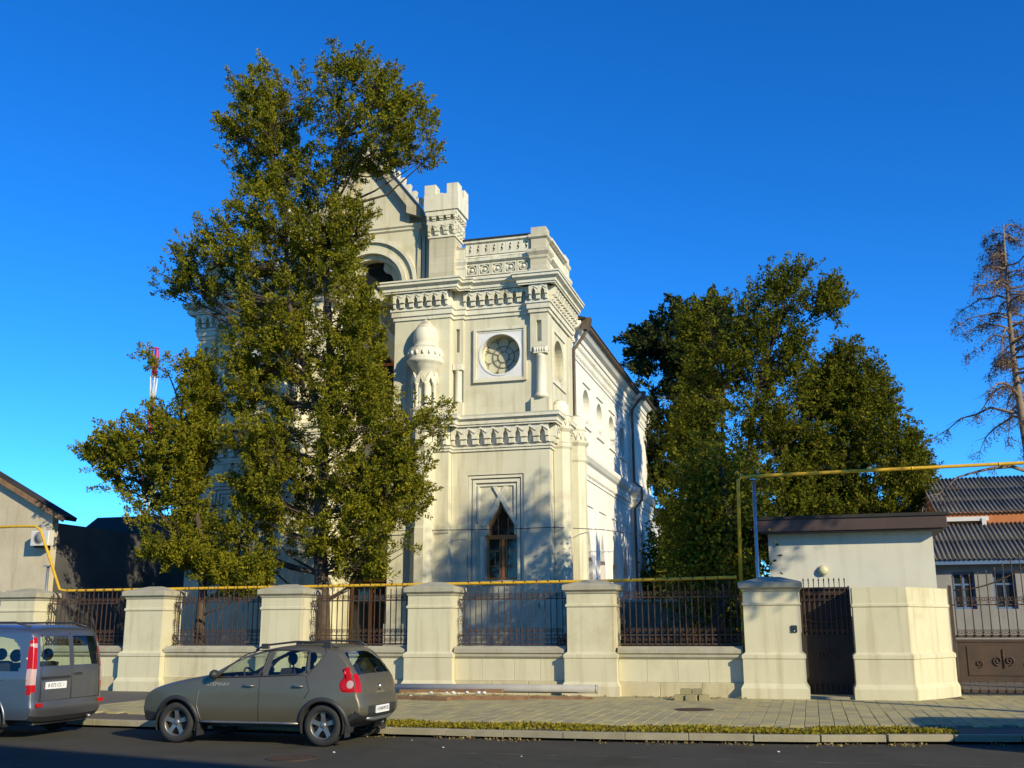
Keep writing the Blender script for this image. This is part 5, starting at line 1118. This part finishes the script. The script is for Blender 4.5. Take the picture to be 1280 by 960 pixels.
# ------------------------------------------------------------------ vehicles
def lerp_tab(tab, z):
    if z <= tab[0][0]: return tab[0][1]
    for (a, b), (c, d) in zip(tab, tab[1:]):
        if z <= c: return b+(d-b)*(z-a)/(c-a)
    return tab[-1][1]
def smooth_tab(tab, n=200):
    z0, z1 = tab[0][0], tab[-1][0]; zs = [z0+(z1-z0)*i/n for i in range(n+1)]; v = [lerp_tab(tab, z) for z in zs]
    for _ in range(5): v = [v[0]]+[(v[i-1]+2*v[i]+v[i+1])/4 for i in range(1, n)]+[v[-1]]
    return list(zip(zs, v))
def seg_near(p, a, b):
    ax, az = a; bx, bz = b; dx, dz = bx-ax, bz-az; L2 = dx*dx+dz*dz or 1e-9
    t = max(0, min(1, ((p[0]-ax)*dx+(p[1]-az)*dz)/L2)); return (ax+t*dx, az+t*dz)
def car_body(parent, S):
    """shell from a side silhouette (front/rear x per height) and a half-width function; returns the surface function"""
    zrow = S['rows']; nf = S['cols']; F_, B_ = smooth_tab(S['front']), smooth_tab(S['rear']); dl = S['round']
    fr = [Vector((lerp_tab(F_, z), z)) for z in zrow]; re = [Vector((lerp_tab(B_, z), z)) for z in zrow]
    def inset(P, sgn):
        out = []
        for i, p in enumerate(P):
            d = (P[min(i+1, len(P)-1)]-P[max(i-1, 0)]); d = d.normalized() if d.length > 1e-9 else Vector((0, 1)); nrm = Vector((d.y, -d.x))*sgn; out.append(nrm)
        return out
    nF, nR = inset(fr, 1), inset(re, -1)
    qf = [p-n_*dl for p, n_ in zip(fr, nF)]; qr = [p-n_*dl for p, n_ in zip(re, nR)]
    wfun = S['width']; polys = S['side']
    grid = []
    for k in range(len(zrow)):
        row = []
        for i in range(nf+1):
            u = i/nf; p = qr[k].lerp(qf[k], u)
            if 0 < i < nf and 0 < k < len(zrow)-1:
                best = None
                for nm, poly, cl in polys:
                    for a, b in zip(poly, poly[1:]+poly[:1]):
                        c = seg_near(p, a, b); d = math.hypot(c[0]-p[0], c[1]-p[1])
                        if d < S['snap'] and (best is None or d < best[0]): best = (d, c)
                if best: p = Vector(best[1])
            row.append(p)
        grid.append(row)
    groups = {}
    def put(key, mt, quad, sm=True):
        g_ = groups.setdefault(key, (MB(), mt)); g_[0].add(quad, [tuple(range(len(quad)))], sm)
    for sgn in (1, -1):
        for k in range(len(zrow)-1):
            for i in range(nf):
                q = [grid[k][i], grid[k][i+1], grid[k+1][i+1], grid[k+1][i]]; c = sum(q, Vector((0, 0)))/4; key = ('body', 'paint')
                for nm, poly, cl in polys:
                    if inside(poly, c): key = (nm, cl); break
                if key[1] is None: continue
                put((key[0], sgn) if key[0] != 'body' else ('body', 0), key[1], [(p.x, sgn*wfun(p.x, p.y), p.y) for p in q])
    us = S['us']; spine = [(qf[k], fr[k], nF[k], 'F', zrow[k]) for k in range(len(zrow))]+[(qr[k], re[k], nR[k], 'R', zrow[k]) for k in range(len(zrow)-1, -1, -1)]
    def sp(k, u):
        q, p, n_, w, z = spine[k]; f = dl*(1-abs(u)**7); c = q+n_*f+n_*S['crown']*(1-u*u); return (c.x, u*wfun(q.x, q.y), c.y)
    for k in range(len(spine)-1):
        w = spine[k][3]; zc = (spine[k][4]+spine[k+1][4])/2
        for u0_, u1_ in zip(us, us[1:]):
            key = S['spine'](w, zc, (u0_+u1_)/2, (spine[k][1].x+spine[k+1][1].x)/2)
            put(key[0], key[1], [sp(k, u0_), sp(k, u1_), sp(k+1, u1_), sp(k+1, u0_)])
    body = None
    for key in sorted(groups, key=lambda k: 0 if k[0] == 'body' else 1):
        mb, mt = groups[key]; nm = key[0]
        ob_ = link(nm, mb.mesh(nm, M[S['paint']] if mt == 'paint' else M[mt]), parent)
        if nm == 'body': body = ob_
    return lambda x, z, s=1: (x, s*wfun(x, z), z)
def wheel(parent, c, r, s, spokes=5, rim=.66, rimm='alloy'):
    """wheel of radius r at c, outer face towards s*y"""
    w = .20; x, y, z = c
    prof = [(r*rim, -w/2), (r*.90, -w/2), (r*.985, -w*.36), (r, -w*.2), (r, w*.2), (r*.985, w*.36), (r*.90, w/2), (r*rim, w/2)]
    wo_ = MB().lathe(prof, (x, y, z), 32, 'y', ring=True).build('wheel', M['rubber'], parent)
    b = MB(); yy = lambda t: y+s*t
    b.lathe([(r*rim, yy(.085)-y), (r*rim*.93, yy(.075)-y), (r*rim*.90, yy(-.05)-y), (r*rim, yy(-.05)-y)], (x, y, z), 32, 'y', ring=True)
    for k in range(spokes):
        a = math.pi/2+k*2*math.pi/spokes; ca, sa = math.cos(a), math.sin(a); P = []
        for (q, hw, t) in ((r*.10, r*.13, .05), (r*.36, r*.095, .062), (r*rim*.95, r*.135, .07)):
            P += [(x+ca*q-sa*hw, yy(t), z+sa*q+ca*hw), (x+ca*q+sa*hw, yy(t), z+sa*q-ca*hw), (x+ca*q+sa*hw*.8, yy(t-.05), z+sa*q-ca*hw*.8), (x+ca*q-sa*hw*.8, yy(t-.05), z+sa*q+ca*hw*.8)]
        Fs = []
        for q in (0, 1): Fs += [(q*4+i, q*4+(i+1) % 4, q*4+4+(i+1) % 4, q*4+4+i) for i in range(4)]
        b.add(P, Fs+[(0, 1, 2, 3), (8, 11, 10, 9)])
    prh = [(0, .066), (r*.12, .066), (r*.17, .05), (r*.17, .0)]
    b.lathe([(q, s*t) for q, t in prh], (x, y, z), 16, 'y'); b.build('rim', M[rimm], wo_)
    MB().lathe([(0, s*.0), (r*rim*.9, s*.0), (r*rim*.9, -s*.02)], (x, y, z), 20, 'y').build('brake_disc', M['plastic'], wo_)
def arch(parent, cx, cz, r0_, r1_, surf, s, m='plastic', name='wheel_arch_trim', a0=-12, a1=192, out=.022):
    b = MB(); n = 26; P = []; Fs = []
    for i in range(n+1):
        a = R(a0+(a1-a0)*i/n)
        for q, o_ in ((r0_, -.10), (r0_, out), ((r0_+r1_)/2, out+.008), (r1_, out*.5), (r1_, -.02)):
            x_, z_ = cx+q*math.cos(a), cz+q*math.sin(a); p = surf(x_, max(z_, .24), s); P.append((x_, p[1]+s*o_, z_))
    for i in range(n):
        for k in range(4): Fs.append((i*5+k, (i+1)*5+k, (i+1)*5+k+1, i*5+k+1))
    b.add(P, Fs, True); b.build(name, M[m], parent, fix=False)
    w = MB(); n = 20; ys = (surf(cx, cz+.3, s)[1]*.99, s*.42)
    w.add([(cx+r0_*1.02*math.cos(R(-20+220*i/n)), y_, cz+r0_*1.02*math.sin(R(-20+220*i/n))) for y_ in ys for i in range(n+1)], [(i, i+1, n+2+i, n+1+i) for i in range(n)])
    w.add([(cx+r0_*1.02*math.cos(R(-20+220*i/n)), ys[1], cz+r0_*1.02*math.sin(R(-20+220*i/n))) for i in range(n+1)], [tuple(range(n+1))])
    w.build('wheel_well', M['plastic'], parent, fix=False)
def line_on(parent, pts, surf, s, m, r_=.006, name='panel_gap', off=.002):
    P = []
    for (a, b) in zip(pts, pts[1:]):
        for k in range(6): t = k/6; x, z = a[0]+(b[0]-a[0])*t, a[1]+(b[1]-a[1])*t; p = surf(x, z, s); P.append((p[0], p[1]+s*off, p[2]))
    p = surf(*pts[-1], s); P.append((p[0], p[1]+s*off, p[2])); MB().tube(P, r_, 5).build(name, M[m], parent)
def lettering(parent, txt, loc, rot, size, m, name='lettering', ext=.001, sx=1.0):
    cu = bpy.data.curves.new('text', 'FONT'); cu.body = txt; cu.size = size; cu.extrude = ext; cu.align_x = 'CENTER'; cu.align_y = 'CENTER'
    to = bpy.data.objects.new('text', cu); COL.objects.link(to); dg_ = bpy.context.evaluated_depsgraph_get()
    me = bpy.data.meshes.new_from_object(to.evaluated_get(dg_)); bpy.data.objects.remove(to); me.materials.clear(); me.materials.append(m)
    o = bpy.data.objects.new(name, me); COL.objects.link(o); o.parent = parent; o.location = Vector(loc); o.rotation_euler = rot; o.scale = (sx, 1, 1); ORG[o] = Vector((0, 0, 0)); return o
# ---- grey-green hatchback: local frame x forward from the rear axle, y left, z up
hb_ = thing('hatchback_car', 'grey-green five-door hatchback with roof rails and black wheel arches parked at the kerb', 'car', (0, 0, 0))
RX = 2.58
def hw(x, z):
    w = .865-.10*max(0, (.62-z)/.4)**2-.035*max(0, (z-.75)/.3)**2 if z < 1.0 else .8407-(z-1.0)*.34-.10*max(0, z-1.42)
    if z >= 1.0: w = w+.0
    if x > 1.9: w -= .125*((x-1.9)/1.4)**2.2*(1+.6*max(0, .75-abs(z-.6)))
    if x < .35: w -= .085*((.35-x)/1.0)**2.0
    # flared shoulders over the wheels
    for cx in (0, RX): w += .018*math.exp(-((x-cx)/.42)**2)*math.exp(-((z-.62)/.22)**2)
    return w
rows = [.30+.03*i for i in range(0, 24)]+[1.02+.028*i for i in range(0, 15)]+[1.43, 1.45, 1.468, 1.485, 1.50, 1.512, 1.522, 1.53]
S = dict(rows=sorted(set(round(z, 3) for z in rows)), cols=118, round=.055, crown=.012, snap=.0135, paint='greypaint', width=hw,
    front=[(.24, 3.20), (.32, 3.29), (.50, 3.33), (.66, 3.31), (.76, 3.26), (.83, 3.16), (.89, 2.98), (.95, 2.72), (1.0, 2.44), (1.035, 2.22), (1.06, 2.08), (1.12, 1.96), (1.26, 1.70), (1.38, 1.42), (1.45, 1.16), (1.49, .95), (1.515, .72), (1.53, .45)],
    rear=[(.30, -.40), (.36, -.53), (.42, -.61), (.48, -.65), (.60, -.655), (.70, -.63), (.76, -.60), (.90, -.585), (1.0, -.56), (1.06, -.53), (1.15, -.465), (1.30, -.35), (1.40, -.255), (1.46, -.18), (1.49, -.08), (1.515, .10), (1.53, .40)],
    us=[-1, -.985, -.96, -.92, -.86, -.80, -.72, -.6, -.45, -.3, -.15, 0, .15, .3, .45, .6, .72, .80, .86, .92, .96, .985, 1], side=[], spine=None)
ring_ = lambda cx, cz, r_, n=28: [(cx+r_*math.cos(2*math.pi*i/n), cz+r_*math.sin(2*math.pi*i/n)) for i in range(n)]
fwin = [(1.84, 1.035), (1.13, 1.055), (1.03, 1.425), (1.22, 1.42), (1.42, 1.36), (1.66, 1.20)]
rwin = [(.98, 1.06), (.43, 1.085), (.34, 1.13), (.36, 1.425), (.90, 1.435)]
qwin = [(.26, 1.13), (.18, 1.20), (.09, 1.33), (.12, 1.39), (.30, 1.415)]
tl = [(-.28, 1.17), (-.40, 1.20), (-.60, .80), (-.32, .80), (-.25, .94), (-.33, 1.06)]
S['side'] = [('wheel_opening', ring_(0, .315, .375), None), ('wheel_opening', ring_(RX, .315, .375), None), ('side_window', fwin, 'carglass'), ('side_window', rwin, 'carglass'), ('quarter_window', qwin, 'carglass'),
    ('front_bumper', [(3.5, .2), (2.98, .2), (2.98, .46), (3.5, .50)], 'plastic'), ('rear_bumper', [(-.8, .2), (-.36, .2), (-.37, .44), (-.46, .50), (-.8, .52)], 'plastic'),
    ('sill', [(.36, .2), (2.24, .2), (2.24, .30), (.36, .30)], 'plastic')]
def sp_h(w, z, u, x):
    a = abs(u)
    if w == 'F':
        if 1.05 < z < 1.445 and a < .86: return ('windscreen', 0), 'carglass'
        if z < .46: return ('front_bumper', 0), 'plastic'
        if .52 < z < .66 and a < .45: return ('grille', 0), 'plastic'
        if .64 < z < .78 and .6 < a < .92: return ('head_light', 1 if u > 0 else -1), 'clearlens'
    else:
        if 1.07 < z < 1.40 and a < .86: return ('rear_window', 0), 'carglass'
        if z < .46 or (z < .60 and a < .72): return ('rear_bumper', 0), 'plastic'
        if .80 < z < 1.10 and a > .86: return ('tail_light', 1 if u > 0 else -1), 'redlens'
    return ('body', 0), 'paint'
S['spine'] = sp_h
ORG[hb_] = Vector((0, 0, 0)); surf = car_body(hb_, S)
for s in (1, -1):
    for cx in (0, RX):
        arch(hb_, cx, .315, .355, .425, surf, s); wheel(hb_, (cx, s*.745, .315), .315, s)
    line_on(hb_, [(1.10, .32), (1.09, .80), (1.10, 1.06), (.99, 1.45)], surf, s, 'plastic', .006)
    line_on(hb_, [(2.13, .36), (2.20, .60), (2.16, .86), (2.02, 1.0)], surf, s, 'alloy', .007, 'door_edge_highlight')  # pale metal line drawn as the highlight along the door edge
    line_on(hb_, [(.30, .72), (.22, .84), (.30, 1.05), (.02, 1.40), (.06, 1.47)], surf, s, 'plastic', .006)
    line_on(hb_, [(1.86, 1.02), (1.13, 1.04), (.34, 1.075)], surf, s, 'plastic', .011, 'window_trim')
    line_on(hb_, [(1.86, 1.04), (1.66, 1.22), (1.43, 1.375), (1.2, 1.44), (.9, 1.45), (.3, 1.43)], surf, s, 'plastic', .010, 'window_trim')
    line_on(hb_, [(1.085, 1.06), (1.0, 1.43)], surf, s, 'plastic', .022, 'pillar_trim'); line_on(hb_, [(.30, 1.10), (.33, 1.42)], surf, s, 'plastic', .016, 'pillar_trim')
    line_on(hb_, [(2.2, .335), (.40, .335)], surf, s, 'alloy', .02, 'sill_strip')
    for x_ in (1.28, .42):
        p = surf(x_, .90, s); hd = MB(); hd.tube([(x_-.09, p[1]+s*.0, .895), (x_-.07, p[1]+s*.035, .90), (x_+.07, p[1]+s*.035, .905), (x_+.09, p[1], .905)], .016, 6); hd.build('door_handle', M['alloy'], hb_)
    p = surf(1.86, 1.05, s); mb = MB(); mb.sphere((1.87, p[1]+s*.10, 1.07), (.075, .10, .075), 12, 8); mb.tube([(1.88, p[1]-s*.01, 1.03), (1.87, p[1]+s*.06, 1.05)], .025, 6); mb.build('wing_mirror', M['plastic'], hb_)
    rl = MB(); rl.tube([(1.32, s*.60, 1.44), (1.18, s*.61, 1.515), (.6, s*.62, 1.575), (.05, s*.61, 1.565), (-.12, s*.59, 1.49)], .017, 6)
    for x_ in (1.15, .05): rl.box(x_-.07, x_+.07, s*.61-.02, s*.61+.02, 1.46, 1.545, .01)
    rl.build('roof_rail', M['plastic'], hb_)
    tlp = [(-.27, 1.165), (-.34, 1.20), (-.38, 1.195), (-.44, 1.08), (-.50, .95), (-.535, .81), (-.42, .80), (-.31, .805), (-.265, .87), (-.25, .94), (-.285, 1.0), (-.325, 1.06), (-.30, 1.12)]
    te = MB(); nr_ = 5; P_ = [(lambda p: (p[0], p[1]+s*.012, p[2]))(surf(-.39, .96, s))]
    for q_ in range(1, nr_+1):
        for (x_, z_) in tlp: p = surf(-.39+(x_+.39)*q_/nr_, .96+(z_-.96)*q_/nr_, s); P_.append((p[0], p[1]+s*(.010 if q_ < nr_ else -.004), p[2]))
    m_ = len(tlp); te.add(P_, [(0, 1+i, 1+(i+1) % m_) for i in range(m_)]+[(1+q_*m_+i, 1+(q_+1)*m_+i, 1+(q_+1)*m_+(i+1) % m_, 1+q_*m_+(i+1) % m_) for q_ in range(nr_-1) for i in range(m_)], True); te.build('tail_light', M['redlens'], hb_, fix=False)
    el = MB(); c0_ = surf(-.44, .93, s); n_ = 18; el.add([(c0_[0], c0_[1]+s*.020, c0_[2])]+[(lambda p: (p[0], p[1]+s*.012, p[2]))(surf(-.44+.055*math.cos(2*math.pi*i/n_), .93+.06*math.sin(2*math.pi*i/n_), s)) for i in range(n_)], [(0, 1+i, 1+(i+1) % n_) for i in range(n_)], True); el.build('lamp_insert', M['clearlens'], hb_)
    MB().box(-.385, -.37, s*.72-.09, s*.72+.09, .14, .32).build('mud_flap', M['plastic'], hb_); MB().box(RX-.40, RX-.385, s*.72-.1, s*.72+.1, .12, .30).build('mud_flap', M['plastic'], hb_)
b = MB(); b.box(-.30, 2.9, -.55, .55, .25, .36, .02); b.build('underbody', M['plastic'], hb_)
b = MB(); b.box(-.35, 2.0, -.74, .74, .32, .50); b.box(1.62, 2.02, -.72, .72, .50, .98, .05); b.build('cabin_floor', M['interior'], hb_)
for s in (1, -1):
    for x_ in (1.0,):
        se = MB(); se.box(x_-.02, x_+.45, s*.36-.24, s*.36+.24, .50, .66, .05); se.prism([(x_+.06, .62), (x_-.14, 1.16), (x_-.26, 1.14), (x_-.10, .60)], s*.36-.23, s*.36+.23); so = se.build('front_seat', M['interior'], hb_)
        hr = MB(); hr.sphere((x_-.22, s*.36, 1.30), (.06, .135, .10), 12, 8); hr.tube([(x_-.20, s*.36-.06, 1.12), (x_-.21, s*.36-.06, 1.28)], .012, 5); hr.tube([(x_-.20, s*.36+.06, 1.12), (x_-.21, s*.36+.06, 1.28)], .012, 5); hr.build('headrest', M['interior'], so)
b = MB(); b.box(.05, .50, -.62, .62, .5, .66, .05); b.prism([(.10, .62), (-.06, 1.08), (-.18, 1.08), (-.06, .60)], -.62, .62); ro = b.build('rear_seat', M['interior'], hb_)
for y_ in (-.38, .38): MB().sphere((-.14, y_, 1.16), (.05, .12, .085), 12, 8).build('headrest', M['interior'], ro)
b = MB(); b.tube([(1.52+.09*math.cos(t), .36+.18*math.sin(t), .99+.165*math.cos(t)) for t in [2*math.pi*i/20 for i in range(21)]], .016, 6); b.tube([(1.52, .36, .99), (1.72, .36, .90)], .025, 6); b.tube([(1.52, .20, .99), (1.52, .52, .99)], .016, 5); b.build('steering_wheel', M['interior'], hb_)
# rear details
rx = lambda z: lerp_tab(S['rear'], z)
np_ = MB(); np_.box(rx(.50)-.030, rx(.50)-.010, -.26+.03, .26+.03, .475, .587); pl_ = np_.build('number_plate', M['plate'], hb_)
lettering(pl_, 'H344HM 82', (rx(.50)-.0315, .03, .531), (math.pi/2, 0, -math.pi/2), .085, M['ink'], 'plate_lettering', .0008, 1.08)
lettering(hb_, 'STEPWAY', (1.83, surf(1.83, .915)[1]+.004, .915), (math.pi/2-.03, 0, math.pi), .075, M['greyink'], 'door_lettering', .001, 1.25)
b = MB(); b.tube([(rx(.40)-.0, -.5, .41), (rx(.40)-.03, -.3, .385), (rx(.40)-.03, .3, .385), (rx(.40), .5, .41)], .032, 8); b.build('skid_plate', M['alloy'], hb_)
b = MB(); b.sphere((rx(.86)-.022, 0, .86), (.012, .045, .06), 10, 6); b.build('badge', M['chrome'], hb_)
b = MB(); b.tube([(-.555, .05, 1.09), (-.50, .0, 1.12), (-.44, -.28, 1.17)], .012, 5); b.build('rear_wiper', M['plastic'], hb_)
b = MB(); b.tube([(-.32, -.40, .30), (-.52, -.40, .29)], .028, 8); b.build('exhaust', M['alloy'], hb_)
b = MB(); b.box(rx(.78)-.022, rx(.78)-.01, -.16, .16, .775, .80); b.build('tailgate_trim', M['chrome'], hb_)
hb_.location = (-7.42, 16.50, 0); hb_.rotation_euler[2] = math.pi
# ---- silver van
vn = thing('van', 'silver passenger van with twin rear doors parked ahead of the hatchback', 'van', (0, 0, 0))
VX = 3.2
def vw(x, z):
    w = .95-.06*max(0, (.55-z)/.4)**2 if z < 1.0 else .95-(z-1.0)*.13-.35*max(0, z-1.72)**1.3
    if x > 2.9: w -= .14*((x-2.9)/1.2)**2
    if x < -.4: w -= .045*((-.4-x)/.55)**2
    return w
vrows = [.28+.04*i for i in range(0, 18)]+[1.0+.035*i for i in range(0, 21)]+[1.73, 1.755, 1.78, 1.80, 1.82, 1.84, 1.855, 1.865]
V = dict(rows=sorted(set(round(z, 3) for z in vrows)), cols=130, round=.06, crown=.018, snap=.016, paint='silverpaint', width=vw,
    front=[(.28, 3.85), (.45, 4.0), (.70, 4.02), (.85, 3.95), (.95, 3.75), (1.05, 3.45), (1.15, 3.25), (1.35, 2.95), (1.6, 2.6), (1.75, 2.3), (1.83, 2.0), (1.865, 1.4)],
    rear=[(.28, -.86), (.36, -.93), (.50, -.95), (.60, -.93), (1.0, -.92), (1.1, -.915), (1.40, -.875), (1.65, -.825), (1.74, -.78), (1.80, -.70), (1.84, -.5), (1.865, .2)],
    us=[-1, -.985, -.955, -.92, -.88, -.82, -.7, -.55, -.4, -.25, -.1, -.02, .02, .1, .25, .4, .55, .7, .82, .88, .92, .955, .985, 1])
V['side'] = [('wheel_opening', ring_(0, .335, .40), None), ('wheel_opening', ring_(VX, .335, .40), None),
    ('side_window', [(-.20, 1.10), (-.58, 1.10), (-.62, 1.20), (-.54, 1.50), (-.40, 1.62), (-.15, 1.66), (.50, 1.66), (.50, 1.10)], 'carglass'), ('side_window', [(.62, 1.10), (.62, 1.66), (1.70, 1.66), (1.70, 1.10)], 'carglass'), ('side_window', [(1.85, 1.08), (1.85, 1.62), (2.25, 1.60), (2.95, 1.16), (3.0, 1.08)], 'carglass'),
    ('lamp_insert', [(-1.2, .86), (-.78, .86), (-.76, 1.0), (-.75, 1.14), (-1.2, 1.16)], 'clearlens'), ('lamp_insert', [(-1.2, 1.50), (-.73, 1.50), (-.72, 1.55), (-1.2, 1.56)], 'clearlens'), ('tail_light', [(-1.2, .72), (-.78, .72), (-.76, 1.0), (-.72, 1.35), (-.71, 1.60), (-1.2, 1.68)], 'redlens'), ('bumper', [(-1.2, .2), (-.44, .2), (-.44, .42), (-1.2, .60)], 'paint')]
def sp_v(w, z, u, x):
    a = abs(u)
    if w == 'F':
        if 1.16 < z < 1.74 and a < .88: return ('windscreen', 0), 'carglass'
        if z < .5: return ('front_bumper', 0), 'plastic'
    else:
        if 1.17 < z < 1.66 and .07 < a < .86: return ('rear_window', 1 if u > 0 else -1), 'carglass'
        if (.86 < z < 1.14 or 1.5 < z < 1.56) and a > .92: return ('lamp_insert', 1 if u > 0 else -1), 'clearlens'
        if .74 < z < 1.66 and a > .92: return ('tail_light', 1 if u > 0 else -1), 'redlens'
        if z < .34: return ('bumper_skirt', 0), 'plastic'
    return ('body', 0), 'paint'
V['us'] = sorted(set(V['us']+[-.86, .86, -.07, .07])); V['spine'] = sp_v
vsurf = car_body(vn, V)
for s in (1, -1):
    for cx in (0, VX):
        arch(vn, cx, .335, .385, .42, vsurf, s, 'silverpaint', out=.010); wheel(vn, (cx, s*.82, .335), .335, s)
    line_on(vn, [(-.78, .95), (2.9, .95)], vsurf, s, 'plastic', .005); line_on(vn, [(.56, .5), (.56, 1.70)], vsurf, s, 'plastic', .006)
    rl = MB(); rl.tube([(2.0, s*.74, 1.84), (1.0, s*.75, 1.90), (-.3, s*.75, 1.90), (-.6, s*.74, 1.83)], .018, 6); rl.build('roof_rail', M['plastic'], vn)
    rf_ = MB(); rf_.box(-.955, -.94, s*.80-.10, s*.80+.05, .52, .58); rf_.build('reflector', M['redlens'], vn)
    q = MB(); p = vsurf(2.9, 1.2, s); q.sphere((2.95, p[1]+s*.13, 1.22), (.07, .12, .13), 10, 8); q.build('wing_mirror', M['plastic'], vn)
vx = lambda z: lerp_tab(V['rear'], z)
b = MB(); b.tube([(vx(z)-.022, .0, z) for z in (.62, .8, 1.0, 1.2, 1.4, 1.6, 1.72)], .007, 5); b.build('door_gap', M['plastic'], vn)
for s in (1, -1):
    b = MB(); b.tube([(vx(z)-.014, s*.83*vw(-.85, z), z) for z in (.62, .9, 1.2, 1.5, 1.70)], .006, 5); b.build('door_gap', M['plastic'], vn)
b = MB(); b.tube([(vx(.62)-.012, -.78, .62), (vx(.62)-.02, 0, .62), (vx(.62)-.012, .78, .62)], .006, 5); b.build('bumper_gap', M['plastic'], vn)
b = MB(); b.box(vx(.98)-.034, vx(.98)-.014, .06, .74, .965, 1.005); b.build('handle_bar', M['plastic'], vn)
b = MB(); b.box(vx(1.02)-.04, vx(1.02)-.014, -.26, -.06, 1.01, 1.045, .006); b.build('door_handle', M['plastic'], vn)
b = MB(); b.box(vx(.85)-.032, vx(.85)-.015, .14, .66, .80, .915); pl_ = b.build('number_plate', M['plate'], vn)
lettering(pl_, 'B 073 CC 1', (vx(.85)-.0335, .40, .857), (math.pi/2, 0, -math.pi/2), .085, M['ink'], 'plate_lettering', .0008, 1.02)
b = MB(); b.box(-.80, 3.7, -.70, .70, .22, .34, .02); b.build('underbody', M['plastic'], vn)
b = MB(); b.box(-.7, 3.2, -.80, .80, .36, .50); b.box(2.6, 3.2, -.8, .8, .5, 1.05, .05); b.build('cabin_floor', M['interior'], vn)
for s in (1, -1):
    for x_ in (.1, 1.1, 2.0):
        se = MB(); se.box(x_, x_+.45, s*.40-.30, s*.40+.30, .50, .75, .05); se.prism([(x_+.06, .7), (x_-.10, 1.22), (x_-.22, 1.20), (x_-.10, .70)], s*.40-.28, s*.40+.28); so = se.build('seat', M['interior'], vn)
        MB().sphere((x_-.18, s*.40, 1.34), (.06, .14, .11), 12, 8).build('headrest', M['interior'], so)
b = MB(); b.tube([(-.92, -.5, .30), (-1.0, -.5, .29)], .03, 8); b.build('exhaust', M['alloy'], vn)
vn.location = (-13.45, 16.30, 0); vn.rotation_euler[2] = math.pi

# a second, taller van, unseen past the right edge, added to cast the pavement shadow
def copy_tree(o, parent=None):
    c = o.copy(); COL.objects.link(c); c.parent = parent
    for ch in list(o.children): copy_tree(ch, c)
    return c
shadow_van = copy_tree(vn); shadow_van.scale = (1.2, 1.25, 1.5); shadow_van.location = (8.9, 17.4, 0); shadow_van['label'] = 'tall silver van out of view by the driveway gate, added to shade the pavement'
vn['group'] = shadow_van['group'] = hb_['group'] = 'vehicles parked along the kerb'
